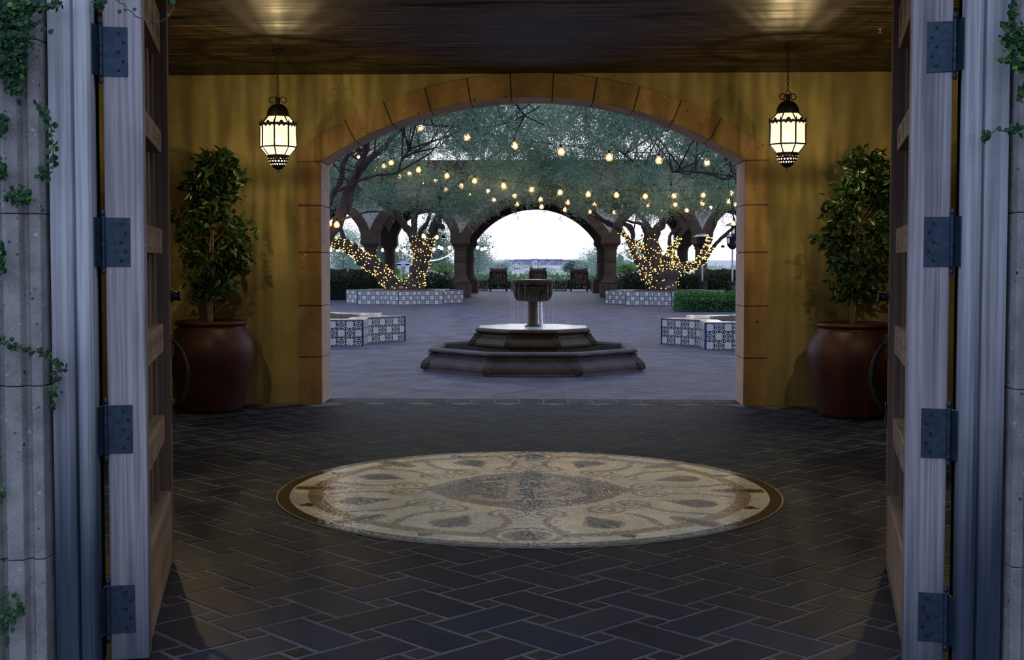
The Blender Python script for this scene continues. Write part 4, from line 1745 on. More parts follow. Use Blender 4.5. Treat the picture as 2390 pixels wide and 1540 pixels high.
pendant('small pendant lamp hanging in the left side arch of the loggia', 874, 520, 532, YA + 1.2, 4.35)
pendant('small dark pendant lamp in the arch behind the upright trunk', 1035, 549, 557, YB - 1.0, 4.35)
pendant('small dark pendant lamp in the arch beside the right patio heater', 1687, 572, 578, YB - 1.0, 4.35)

# ================================================================== furniture of the terrace
def make_chair(label):
    t = thing('lounge_armchair', label, 'chair', (0, 0, 0), 0)
    W, D, H = .84, .80, 1.0
    for sx in (-1, 1):
        x = sx * (W / 2 - .035)
        mb = MB()
        mb.box(x - .035, x + .035, -.04, .03, 0, H - .06)
        mb.build('leg', M['chair_wood'], t, bevel=.006)
        mb = MB()
        mb.box(x - .03, x + .03, D - .08, D - .015, 0, .60)
        mb.build('leg', M['chair_wood'], t, bevel=.006)
        mb = MB()
        mb.box(x - .045, x + .045, .0, D, .60, .635)
        mb.build('armrest', M['chair_wood'], t, bevel=.008)
    mb = MB()
    mb.box(-W / 2 + .07, W / 2 - .07, -.03, .01, H - .15, H - .07)
    mb.box(-W / 2 + .07, W / 2 - .07, -.03, .01, .30, .36)
    mb.cur = 1
    for k in range(5):
        x = -W / 2 + .15 + k * (W - .30) / 4
        mb.box(x - .055, x + .055, -.022, .004, .36, H - .15)
    mb.build('backrest', [M['chair_wood'], M['chair_slat']], t, bevel=.004)
    mb = MB()
    mb.box(-W / 2 + .06, W / 2 - .06, -.01, D - .04, .28, .345)
    mb.build('seat_frame', M['chair_wood'], t, bevel=.006)
    mb = MB()
    mb.box(-W / 2 + .08, W / 2 - .08, .10, D - .03, .345, .47)
    mb.build('seat_cushion', M['cushion'], t, bevel=.03)
    # plump back cushion with peaked corners
    mb = MB()
    n = 14
    vs, fs = [], []
    for side in (-1, 1):
        for i in range(n + 1):
            for j in range(n + 1):
                u, v = -1 + 2 * i / n, -1 + 2 * j / n
                th = .085 * (max(0, (1 - u ** 4) * (1 - v ** 4))) ** .5
                pin = 1 - .10 * (1 - u * u) * (abs(v) ** 3)
                pinx = 1 - .06 * (1 - v * v) * (abs(u) ** 3)
                vs.append((u * .40 * pinx, .075 + side * th, .75 + v * .345 * pin + .035 * max(0, v) ** 6 * abs(u) ** 6))
    m = (n + 1) ** 2
    for i in range(n):
        for j in range(n):
            a = i * (n + 1) + j
            fs.append((a, a + n + 1, a + n + 2, a + 1))
            fs.append((m + a, m + a + 1, m + a + n + 2, m + a + n + 1))
    mb.add(vs, fs)
    mb.build('back_cushion', M['cushion'], t, smooth=True)
    return t


chair0 = None
YC = 58.2
for px, lab, yy in ((1163, 'dark wooden armchair seen from behind, left of the fountain bowl', YC), (1255.5, 'dark wooden armchair half hidden behind the fountain bowl', YC + .9),
                    (1352, 'dark wooden armchair seen from behind, right of the fountain bowl', YC),
                    (788, 'dark wooden armchair behind the left hedge, next to the arch jamb', 53.0), (835, 'dark wooden armchair behind the left hedge, nearer the leaning trunk', 53.0),
                    (1671, 'dark wooden armchair behind the right hedge, between the two heaters', 52.5), (1708, 'dark wooden armchair behind the pole of the right heater', 53.5)):
    x = P(px, 670, yy).x
    if chair0 is None:
        chair0 = make_chair(lab)
        chair0.location = (x, yy, 0)
        chair0['group'] = 'armchairs on the terrace'
    else:
        dup(chair0, (x, yy, 0), 0, lab)


def make_table(label):
    t = thing('side_table', label, 'table', (0, 0, 0), 0, 'slatted side tables between the armchairs')
    mb = MB()
    for k in range(6):
        mb.box(-.31, .31, -.30 + k * .102, -.30 + k * .102 + .09, .50, .53)
    mb.build('table_top', M['table'], t, bevel=.004)
    for sx in (-1, 1):
        for sy in (-1, 1):
            MB().box(sx * .27 - .022, sx * .27 + .022, sy * .26 - .022, sy * .26 + .022, 0, .50).build('leg', M['table'], t, bevel=.003)
    for y in (-.26, .26):
        mb = MB()
        for k in range(4):
            x = -.16 + k * .107
            mb.box(x - .012, x + .012, y - .01, y + .01, .02, .50)
        mb.box(-.25, .25, y - .014, y + .014, .02, .05)
        mb.build('side_slats', M['table'], t)
    return t


tab0 = None
for px, lab in ((1123, 'slatted side table left of the left armchair'), (1308, 'slatted side table between the middle and right armchairs'), (1392, 'slatted side table right of the right armchair'),
                (1207, 'slatted side table between the left and middle armchairs')):
    x = P(px, 670, YC + .3).x
    if tab0 is None:
        tab0 = make_table(lab)
        tab0.location = (x, YC + .3, 0)
    else:
        dup(tab0, (x, YC + .3, 0), 0, lab)


def make_heater(label, px, Y, htop=2.42, sc=1.0):
    t = thing('patio_heater', label, 'heater', (P(px, 660, Y).x, Y, 0), 0, 'patio heaters of the loggia')
    k = htop / 2.42
    MB().lathe([(.24, 0), (.24, .05), (.22, .06), (.19, .62), (.20, .66), (.10, .70), (.04, .72)], 24).build('base', M['dark_metal'], t, smooth=True, auto=40)
    MB().lathe([(.032, .70), (.032, 1.95 * k)], 12).build('pole', M['steel'], t, smooth=True, auto=40)
    mb = MB()
    mb.lathe([(.06, 1.86 * k), (.16, 1.95 * k), (.20, 2.02 * k), (.20, 2.08 * k)], 20)
    for i in range(20):
        a = 2 * PI * i / 20
        mb.tube([(.195 * math.cos(a), .195 * math.sin(a), 2.06 * k), (.205 * math.cos(a), .205 * math.sin(a), 2.28 * k)], .010, 4)
    mb.lathe([(.12, 2.07 * k), (.12, 2.28 * k)], 16)
    mb.lathe([(.215, 2.27 * k), (.215, 2.30 * k)], 20)
    mb.build('burner', M['dark_metal'], t)
    MB().lathe([(.40, 2.290 * k), (.405, 2.296 * k), (.34, 2.335 * k), (.20, 2.385 * k), (.08, 2.415 * k), (.0, 2.42 * k)], 28, closed=False).build('hood', M['steel'], t, smooth=True)
    return t


make_heater('patio heater with a steel hood in front of the right arcade column', 1639, 45.8, 2.44)
make_heater('patio heater with a steel hood at the edge of the right arch jamb', 1709, 45.2, 2.42)
make_heater('nearer patio heater mostly hidden by the right arch jamb', 1722, 37.5, 2.64)

# ================================================================== hedges and shrubs
def box_leaves(n, x0, x1, y0, y1, z0, z1, lr, rough=.06):
    """points on the top and sides of a clipped hedge"""
    fx_, fy_, fz_ = (x1 - x0), (y1 - y0), (z1 - z0)
    areas = np.array([fx_ * fy_, fx_ * fz_, fx_ * fz_, fy_ * fz_, fy_ * fz_])
    k = lr.choice(5, n, p=areas / areas.sum())
    p = np.stack([x0 + fx_ * lr.random(n), y0 + fy_ * lr.random(n), z0 + fz_ * lr.random(n)], 1)
    p[k == 0, 2] = z1
    p[k == 1, 1] = y0
    p[k == 2, 1] = y1
    p[k == 3, 0] = x0
    p[k == 4, 0] = x1
    q = p + lr.normal(size=p.shape) * rough
    q[:, 2] = np.maximum(q[:, 2], z0 + .02)
    return q


def hedge(name, label, x0, x1, y0, y1, h, n, mat, size, seed, wob=.06, cat='hedge'):
    lr = np.random.default_rng(seed)
    t = thing(name, label, cat, ((x0 + x1) / 2, (y0 + y1) / 2, 0))
    ox, oy = (x0 + x1) / 2, (y0 + y1) / 2
    pos = box_leaves(n, x0 - ox, x1 - ox, y0 - oy, y1 - oy, 0, h, lr, wob)
    # gently lumpy top
    for k in range(len(pos)):
        pos[k, 2] *= 1 + .16 * mnoise.noise(Vector((pos[k, 0] * 1.3 + seed, pos[k, 1] * 1.3, 0)))
    leaf_mesh('foliage', pos, rand_dirs(n, lr) + np.array((0, 0, .4)), size, size * .5, mat, t, lr=lr)
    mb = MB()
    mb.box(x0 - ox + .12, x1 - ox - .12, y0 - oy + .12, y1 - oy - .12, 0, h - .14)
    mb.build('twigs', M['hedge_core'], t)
    return t




def X(px, Y):
    return P(px, 650, Y).x


hedge('leafy_hedge', 'dark leafy hedge behind the back left planter', X(740, 46), X(892, 46), 45.6, 47.4, .82, 5200, M['hedge'], .11, 21, .09)
hedge('leafy_hedge', 'dark shrub hedge between the upright trunk and the arcade', X(975, 46.4), X(1043, 46.4), 46.0, 47.3, .72, 2200, M['hedge'], .12, 22, .12)
hedge('leafy_hedge', 'dark leafy hedge at the left foot of the many-limbed tree', X(1458, 46), X(1560, 46), 45.6, 47.2, .80, 3200, M['hedge'], .12, 23, .10)
hedge('leafy_hedge', 'dark leafy hedge behind the bases of the patio heaters', X(1572, 46.6), X(1745, 46.6), 46.6, 48.0, .78, 4200, M['hedge'], .12, 24, .09)
hz0 = F(1640, 728)
hedge('clipped_hedge', 'low bright green clipped hedge in front of the back right planter', X(1590, hz0.y), X(1740, hz0.y), hz0.y, hz0.y + 1.5, .46, 9000, M['box_hedge'], .062, 25, .05)
hedge('leafy_hedge', 'low bright green hedge along the far edge of the terrace', -9.5, 8.6, 63.2, 64.4, .62, 9000, M['bush'], .13, 26, .07)


def blob(name, label, px, py0, py1, wpx, Y, n, mat, size, seed, cat='bush', trunk=True, zmin=None, loose=.35, core=None, ydep=1.0):
    if cat == 'tree':
        n, size = int(n * 1.9), size * .72
    """a bush or tree crown between two heights of the photograph, with a stem to the ground"""
    lr = np.random.default_rng(seed)
    c0, c1 = P(px, py1, Y), P(px, py0, Y)
    r = wpx * Y / FPX / 2
    zb = -1.0 if zmin is None else zmin
    t = thing(name, label, cat, (c0.x, Y, zb))
    zc, rz = (c0.z + c1.z) / 2 - zb, (c1.z - c0.z) / 2
    nc = max(8, n // 160)
    d = rand_dirs(nc, lr) * (lr.random((nc, 1)) ** .4)
    cl = d * np.array((r, r * ydep, rz)) * .85
    pos = cl[lr.integers(0, nc, n)] + lr.normal(size=(n, 3)) * np.array((r, r * ydep, rz)) * .20
    rad = np.linalg.norm(pos / np.array((r, r * ydep, rz)), axis=1)
    pos = pos[rad < 1.1 + loose * lr.random(n)]
    pos[:, 2] += zc
    pos = pos[pos[:, 2] > .03]
    leaf_mesh('foliage', pos, rand_dirs(len(pos), lr) + np.array((0, 0, .2)), size, size * .38, mat, t, lr=lr)
    if trunk:
        mb = MB()
        q = cl[0]
        mb.tube([(0, 0, 0), (q[0] * .10, q[1] * .10, zc * .45), (q[0] * .4, q[1] * .4, zc + q[2] * .5)], [.10, .07, .02], 7)
        mb.build('stem', M['bark'], t, smooth=True)
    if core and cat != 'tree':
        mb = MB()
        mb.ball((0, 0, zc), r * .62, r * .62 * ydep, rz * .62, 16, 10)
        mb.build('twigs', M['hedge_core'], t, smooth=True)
    return t


blob('round_bush', 'rounded bright green bush behind the pale left stair wall', 1037, 613, 652, 62, 67, 4200, M['bush'], .14, 31, core=True, zmin=-.3)
blob('round_bush', 'rounded bright green bush behind the pale right stair wall', 1470, 617, 650, 66, 67, 4200, M['bush'], .14, 32, core=True, zmin=-.3)
blob('desert_tree', 'grey green tree just outside the middle arch on its left', 1112, 541, 665, 104, 76, 5200, M['desert'], .17, 33, 'tree')
blob('desert_tree', 'airy grey green tree just outside the middle arch on its right', 1398, 566, 668, 104, 80, 3600, M['desert'], .17, 34, 'tree')
blob('desert_tree', 'dense dark green tree behind the upright lit trunk', 1005, 520, 660, 125, 82, 7000, M['sage_dark'], .20, 35, 'tree')
blob('desert_tree', 'dark green tree behind the left arcade columns', 905, 540, 665, 110, 86, 5200, M['sage_dark'], .20, 36, 'tree')
blob('desert_tree', 'pale green tree beyond the leftmost arch of the loggia', 800, 505, 660, 110, 80, 5600, M['desert'], .19, 37, 'tree')
blob('desert_tree', 'broad grey green tree between the leftmost arch and the far columns', 850, 560, 665, 90, 92, 3600, M['sage_dark'], .2, 38, 'tree')
blob('desert_tree', 'feathery palo verde tree behind the right stair wall', 1488, 548, 662, 90, 78, 3600, M['desert'], .17, 39, 'tree')
blob('desert_tree', 'low green tree right of the feathery palo verde', 1545, 588, 662, 70, 90, 2600, M['sage_dark'], .19, 40, 'tree')
blob('desert_tree', 'low dark tree beside the distant hotel on its right', 1345, 608, 640, 60, 150, 2200, M['sage_dark'], .33, 44, 'tree')
blob('desert_tree', 'low grey tree beside the distant hotel on its left', 1168, 606, 642, 56, 150, 2200, M['desert'], .33, 45, 'tree')

# tall cactus, agave
pc = P(1448, 650, 71)
t = thing('saguaro_cactus', 'tall ribbed saguaro cactus right of the middle arch column', 'cactus', (pc.x, 71, -.6))
mb = MB()
ht = P(1448, 588, 71).z + .6
vs, fs = [], []
ng, nz_ = 48, 14
for i in range(nz_ + 1):
    q = i / nz_
    r = .17 * (1 - max(0, q - .86) ** 2 * 40) * (.85 + .3 * math.sin(PI * min(q, .8)))
    for k in range(ng):
        rr_ = max(r, .02) * (1 + .10 * math.cos(12 * 2 * PI * k / ng))
        vs.append((rr_ * math.cos(2 * PI * k / ng), rr_ * math.sin(2 * PI * k / ng), ht * q))
for i in range(nz_):
    for k in range(ng):
        fs.append((i * ng + k, i * ng + (k + 1) % ng, (i + 1) * ng + (k + 1) % ng, (i + 1) * ng + k))
mb.add(vs, fs)
mb.build('body', noisy('saguaro_skin', (.14, .20, .15), (.22, .30, .23), scale=6), t, smooth=True)
pa = P(1251, 650, 65.5)
t = thing('agave_plant', 'spiky agave standing up behind the middle armchair', 'plant', (pa.x, 65.5, -.1))
mb = MB()
za = P(1251, 611, 65.5).z + .1
for k in range(34):
    a, e = k * 2.399, .35 + .95 * ((k * 37 % 34) / 34)
    L = za * .75
    d = Vector((math.cos(a) * math.cos(e), math.sin(a) * math.cos(e), math.sin(e)))
    s = Vector((-math.sin(a), math.cos(a), 0))
    b = Vector((0, 0, za * .3))
    mb.add([b - s * .03, b + s * .03, b + d * L * .5 + s * .035, b + d * L, b + d * L * .5 - s * .035], [(0, 1, 2, 3, 4)])
mb.build('leaves', M['bush'], t)
MB().lathe([(.14, 0), (.16, .1), (.12, za * .36), (0, za * .4)], 12).build('stem', M['bark'], t, smooth=True)

# ================================================================== beyond the terrace
vs, fs = [], []
rows_ = [(64.4, -.05), (66, -1.1), (90, -1.3), (150, -1.6), (260, -2.2), (420, -3.0), (620, -3.8), (900, -3.6), (1000, -3.0), (1300, -.6), (1600, 1.0), (2000, 0)]
nx = 40
for y, z in rows_:
    for i in range(nx + 1):
        x = (-1 + 2 * i / nx) * (30 + y * .75)
        h = z + (mnoise.noise(Vector((x * .004, y * .004, 0))) * .0009 * y if y > 200 else 0)
        vs.append((x, y, h))
for j in range(len(rows_) - 1):
    for i in range(nx):
        a = j * (nx + 1) + i
        fs.append((a, a + 1, a + nx + 2, a + nx + 1))
struct(MB().add(vs, fs).build('terrain', M['terrain'], smooth=True), 'desert plain coloured pale for haze, rising to a low ridge on the horizon')
# uncounted scrub of the plain
lr = np.random.default_rng(77)
nbush = 420
by = 100 * np.exp(lr.random(nbush) * 2.05)
bx_ = (lr.random(nbush) * 2 - 1) * (6 + by * .21) + by * (-.0)
for px, yy in ((1345, 150), (1168, 150), (850, 92), (1545, 90), (1209, 171)):
    tx = P(px, 640, yy).x
    near = np.hypot(bx_ - tx, by - yy) < 9
    by[near] += 24
P0, D0 = [], []
per = 46
for k in range(nbush):
    r = (.6 + .9 * lr.random()) * (1 + by[k] / 420)
    z = np.interp(by[k], [r_[0] for r_ in rows_], [r_[1] for r_ in rows_])
    q = rand_dirs(per, lr) * r * (lr.random((per, 1)) ** .33) * np.array((1.2, 1.0, .55))
    q[:, 2] = np.abs(q[:, 2]) * 1.1
    P0.append(q + np.array((bx_[k], by[k], z - .1)))
P0 = np.concatenate(P0)
dist = np.repeat(by, per)[:, None]
o = leaf_mesh('desert_scrub', P0, rand_dirs(len(P0), lr) + np.array((0, 0, .3)), .34 + dist / 800, .20 + dist / 1500, M['desert'], lr=lr)
tag(o, 'grey green desert scrub covering the plain beyond the terrace', 'scrub', kind='stuff')


def hotel():
    Y = 950
    a, b = P(1187, 619, Y), P(1333, 604.5, Y)
    t = thing('distant_hotel', 'long low building with rows of windows on the horizon', 'building', (a.x, Y, a.z - 1.0))
    L, H = b.x - a.x, b.z - a.z + 1.0
    segs = [(0, .10, .90), (.10, .36, .97), (.36, .46, 1.06), (.46, .62, 1.0), (.62, .86, 1.0), (.86, 1.0, .92)]
    mb, rf, wn = MB(), MB(), MB()
    for x0, x1, h in segs:
        mb.box(L * x0, L * x1, 0 if h < 1.03 else -1, 12, 0, H * h - .7)
        rf.box(L * x0 - .4, L * x1 + .4, -1.2 if h < 1.03 else -1.8, 13, H * h - .7, H * h)
        n = int((x1 - x0) * L / 2.1)
        for r in range(2):
            for k in range(n):
                if (k * 7 + r * 3) % 5 == 0:
                    continue
                xx = L * x0 + (k + .5) * (x1 - x0) * L / max(n, 1)
                wn.box(xx - .5, xx + .5, -1.06, -.02 if h < 1.03 else -1.02, 1.9 + r * 1.8, 3.0 + r * 1.8)
    mb.build('wall', M['hotel_wall'], t)
    rf.build('roof', M['hotel_roof'], t)
    wn.build('windows', M['hotel_window'], t)


M['hotel_wall'] = noisy('lilac_grey_wall', (.46, .45, .58), (.54, .53, .66), scale=.3, rough=.9)
M['hotel_roof'] = plain('blue_grey_roof', (.28, .28, .42), .8)
M['hotel_window'] = plain('dark_window', (.15, .16, .26), .3)
hotel()


def small_house(name, label, px0, px1, py0, py1, Y, roofed=True):
    a, b = P(px0, py1, Y), P(px1, py0, Y)
    t = thing(name, label, 'building', ((a.x + b.x) / 2, Y, -1.15))
    w2, H = (b.x - a.x) / 2, b.z + 1.15
    MB().box(-w2, w2, 0, 2.5, 0, H * (.90 if roofed else 1)).build('wall', M['white_wall'], t)
    if roofed:
        MB().add([(-w2 * 1.12, -.25, H * .9), (w2 * 1.12, -.25, H * .9), (w2 * 1.12, 2.75, H * .9), (-w2 * 1.12, 2.75, H * .9), (0, 1.25, H)],
                 [(0, 1, 4), (1, 2, 4), (2, 3, 4), (3, 0, 4), (3, 2, 1, 0)]).build('roof', M['hotel_roof'], t)
        for k in range(4):
            x = -w2 * .7 + k * w2 * 1.4 / 3
            MB().box(x - w2 * .12, x + w2 * .12, -.02, .02, H * .9 - .32, H * .9 - .06).build('window', M['hotel_window'], t)


small_house('white_house', 'little white house with dark windows on the plain', 1198, 1221, 622, 632, 170)
small_house('garden_wall', 'low white block behind the left water jets', 1190, 1206, 639, 652, 74, False)
small_house('garden_wall', 'low white block left of the right armchair', 1294, 1311, 639, 652, 74, False)

# white garden tower with a hipped roof
Yt = 74
pk = P(941, 650, Yt)
t = thing('garden_tower', 'small white garden tower with a hipped roof behind the trunks', 'building', (pk.x, Yt, -1.1))
ztop_ = P(941, 616, Yt).z + 1.1
w2 = 14 * Yt / FPX
mb = MB()
zo_ = ztop_ - .34
mb.box(-w2, w2, 0, 2 * w2, 0, zo_ - .28)
for sx in (-1, 1):
    for sy in (0, 1):
        mb.box(sx * w2 - (.22 if sx > 0 else 0), sx * w2 + (.22 if sx < 0 else 0), sy * (2 * w2 - .22), sy * (2 * w2 - .22) + .22, zo_ - .28, ztop_)
mb.box(-w2, w2, 0, .06, ztop_ - .08, ztop_)
mb.build('wall', M['white_wall'], t)
rz_ = P(941, 608.5, Yt).z + 1.1
we = w2 * 1.28
MB().add([(-we, -.2, ztop_), (we, -.2, ztop_), (we, 2 * w2 + .2, ztop_), (-we, 2 * w2 + .2, ztop_), (-.08, w2, rz_), (.08, w2, rz_)],
         [(0, 1, 5, 4), (1, 2, 5), (2, 3, 4, 5), (3, 0, 4), (3, 2, 1, 0)]).build('roof', M['hotel_roof'], t)

# flowering shrub in front of the tower
t = blob('flowering_shrub', 'small flowering shrub with red blossoms beside the white garden tower', 921, 622, 652, 26, 66, 900, M['bush'], .12, 61, zmin=-.6)
lr = np.random.default_rng(5)
pp = rand_dirs(26, lr) * np.array((.28, .28, .3)) + np.array((0, -.05, 1.15))
leaf_mesh('blossoms', pp, rand_dirs(26, lr), .07, .07, plain('red_blossom', (.42, .02, .05), .6), t, lr=lr)


def stair_wall(label, pts, Y, thick):
    """sloping pale parapet: outline given as photograph points at distance Y"""
    t = thing('stair_wall', label, 'wall', (P(*pts[0], Y).x, Y, 0))
    q = [(P(px, py, Y).x - t.location.x, P(px, py, Y).z) for px, py in pts]
    n = len(q)
    mb = MB()
    mb.add([(x, 0, z) for x, z in q] + [(x, thick, z) for x, z in q], [tuple(range(n)), tuple(range(2 * n - 1, n - 1, -1))] + [(i, n + i, n + (i + 1) % n, (i + 1) % n) for i in range(n)])
    mb.build('wall', M['white_wall'], t)
    mb = MB()
    a, b = Vector((q[0][0], thick / 2, q[0][1] + .03)), Vector((q[1][0], thick / 2, q[1][1] + .03))
    d = (b - a).normalized()
    up = Vector((-d.z, 0, d.x))
    for u0, u1 in ((-.03, .03),):
        vs = []
        for p in (a, b):
            for sy in (-1, 1):
                for e in (u0, u1):
                    vs.append(p + Vector((0, sy * (thick / 2 + .06), 0)) + up * e)
        mb.add(vs, [(0, 1, 3, 2), (4, 6, 7, 5), (0, 4, 5, 1), (2, 3, 7, 6), (1, 5, 7, 3), (0, 2, 6, 4)])
    mb.build('coping', M['white_tile'], t)


stair_wall('pale sloping stair wall left of the middle arch', [(985, 628), (1066, 652), (1066, 676), (985, 676)], 60.5, .35)
stair_wall('pale sloping stair wall right of the middle arch', [(1518, 628), (1424, 653), (1424, 676), (1518, 676)], 60.5, .35)

# water jets of the pool beyond the terrace
def jet(label, px0, py0, pxt, pyt, px1, py1, Y):
    pts = []
    for i in range(19):
        q = i / 18
        # quadratic through the three points
        l0, l1, l2 = (1 - q) * (1 - 2 * q), 4 * q * (1 - q), q * (2 * q - 1)
        pts.append(P(px0 * l0 + pxt * l1 + px1 * l2, py0 * l0 + pyt * l1 + py1 * l2, Y))
    o = MB().tube([p - pts[0] for p in pts], .022, 6).build('water_jet', M['stream'], smooth=True)
    o.location = pts[0]
    tag(o, label, 'water jet', 'arching water jets beyond the terrace')


jet('tall arching water jet right of the left armchair', 1182, 643, 1205, 617, 1228, 650, 78)
jet('second arching water jet, springing beside the tall one', 1186, 650, 1212, 629, 1238, 652, 77)
jet('low arching water jet nearest the left armchair', 1184, 648, 1204, 636, 1224, 652, 76)
jet('arching water jet between the middle and right armchairs', 1275, 650, 1298, 631, 1321, 648, 78)

# ================================================================== trees of the courtyard
def pxr(wpx, Y):
    return wpx * Y / FPX / 2


def limb(mb, pts, Y, base, lr, sub=3, grow=True):
    """pts: (px, py, dy, width px) -> tapering gnarled limb; returns its axis and radii"""
    ax, rd = [], []
    P3 = [(P(a, b, Y + dy) - base, pxr(w_, Y)) for a, b, dy, w_ in pts]
    n = len(P3)
    for i in range(n - 1):
        p0 = P3[max(i - 1, 0)][0]
        p1, r1 = P3[i]
        p2, r2 = P3[i + 1]
        p3 = P3[min(i + 2, n - 1)][0]
        for k in range(sub):
            t = k / sub
            c = 0.5 * ((2 * p1) + (p2 - p0) * t + (2 * p0 - 5 * p1 + 4 * p2 - p3) * t * t + (3 * p1 - p0 - 3 * p2 + p3) * t ** 3)
            r = r1 + (r2 - r1) * t
            ax.append(c + Vector(lr.normal(size=3)) * r * .10)
            rd.append(r * (1 + .10 * lr.normal()))
    ax.append(P3[-1][0])
    rd.append(P3[-1][1])
    mb.tube(ax, rd, 12)
    return ax, rd


def twigs(mb, starts, targets, lr, r0=.02):
    """thin wandering branches from limb ends out to the leaf clumps"""
    for s_, t_ in zip(starts, targets):
        s_, t_ = Vector(s_), Vector(t_)
        m1 = s_.lerp(t_, .35) + Vector(lr.normal(size=3)) * .18
        m2 = s_.lerp(t_, .7) + Vector(lr.normal(size=3)) * .18
        L = (t_ - s_).length
        k = min(1.6, .5 + L / 4)
        mb.tube([s_, m1, m2, t_], [r0 * k, r0 * .75 * k, r0 * .45 * k, r0 * .2], 5, caps=False)


def clump_leaves(centres, radii, per, lr):
    """sprays of narrow leaves: every clump is a set of short drooping twigs with leaflets along them"""
    pos, dr = [], []
    for c, r in zip(centres, radii):
        ns = max(4, per // 11)
        o = rand_dirs(ns, lr) * (lr.random((ns, 1)) ** .45) * r * np.array((1.15, 1.15, .8))
        d = rand_dirs(ns, lr) * .8 + o / r * .6 + np.array((0, 0, -.35))
        d /= np.linalg.norm(d, axis=1, keepdims=True)
        L = r * (.35 + .35 * lr.random((ns, 1)))
        for q in range(11):
            f = q / 10
            p = c + o + d * L * f + np.array((0, 0, -.12)) * (f ** 2) * L
            pos.append(p + lr.normal(size=p.shape) * .02)
            dr.append(d * .7 + rand_dirs(ns, lr) * .9)
    return np.concatenate(pos), np.concatenate(dr)


def crown(n, Y, dy, pxs, bottom, top, r, lr, skip=None):
    """clump centres filling a crown between its lower outline and its top"""
    out, rad = [], []
    while len(out) < n:
        px = pxs[0] + (pxs[1] - pxs[0]) * lr.random()
        yb = np.interp(px, [b[0] for b in bottom], [b[1] for b in bottom])
        yt = np.interp(px, [b[0] for b in top], [b[1] for b in top])
        py = yt + (yb - yt) * lr.random() ** .85
        rr_ = r * (.7 + .6 * lr.random())
        py = min(py, yb - rr_ * .55 * FPX / Y)
        if skip and skip(px, py, lr):
            continue
        out.append(np.array(P(px, py, Y + dy * (lr.random() * 2 - 1))))
        rad.append(rr_)
    return np.array(out), np.array(rad)


TREES = {}


def tree(key, label, Y, foot, limbs, mat, clumps, rad, per, llen, lwid, seed, ntw=60):
    lr = np.random.default_rng(seed)
    base = P(foot[0], foot[1], Y)
    t = thing('courtyard_tree', label, 'tree', base)
    mb = MB()
    axes = {}
    ends = []
    for nm, pts in limbs.items():
        axes[nm] = limb(mb, pts, Y, base, lr)
        a = axes[nm][0]
        ends += [q for q, r in zip(a, axes[nm][1]) if r < .10 and q.z > 1.2] or [a[-1]]
    cc = clumps - np.array(base)
    E = np.array([list(e) for e in ends])
    tg = cc[lr.integers(0, len(cc), ntw)]
    idx = [int(np.argmin(np.linalg.norm(E - q, axis=1) + lr.random(len(E)) * .9)) for q in tg]
    twigs(mb, E[idx], tg, lr)
    mb.build('trunk', M['bark'], t, smooth=True)
    pos, dr = clump_leaves(cc, rad, per, lr)
    leaf_mesh('foliage', pos, dr, llen, lwid, mat, t, lr=lr)
    TREES[key] = (t, base, axes, lr)
    return t


lrc = np.random.default_rng(101)
bot = [(700, 470), (770, 492), (850, 468), (900, 480), (960, 484), (1000, 486), (1040, 500), (1085, 512), (1105, 478), (1150, 482), (1200, 470), (1250, 462), (1300, 468), (1350, 478),
       (1400, 488), (1440, 492), (1500, 508), (1540, 498), (1580, 478), (1620, 486), (1650, 502), (1700, 498), (1760, 480), (1820, 450)]
top = [(640, 330), (720, 230), (800, 170), (950, 130), (1100, 160), (1250, 205), (1400, 150), (1550, 125), (1700, 170), (1780, 240), (1860, 340)]


def holes(px, py, lr):
    # thinner crown towards the middle where the two trees meet
    if 1140 < px < 1262 and 250 < py < 400:
        return lr.random() < .2
    return False


cl1, ra1 = crown(185, FLy, 3.6, (700, 1262), bot, top, .62, lrc, holes)
cl2, ra2 = crown(185, FRy, 3.6, (1242, 1800), bot, top, .62, lrc, holes)

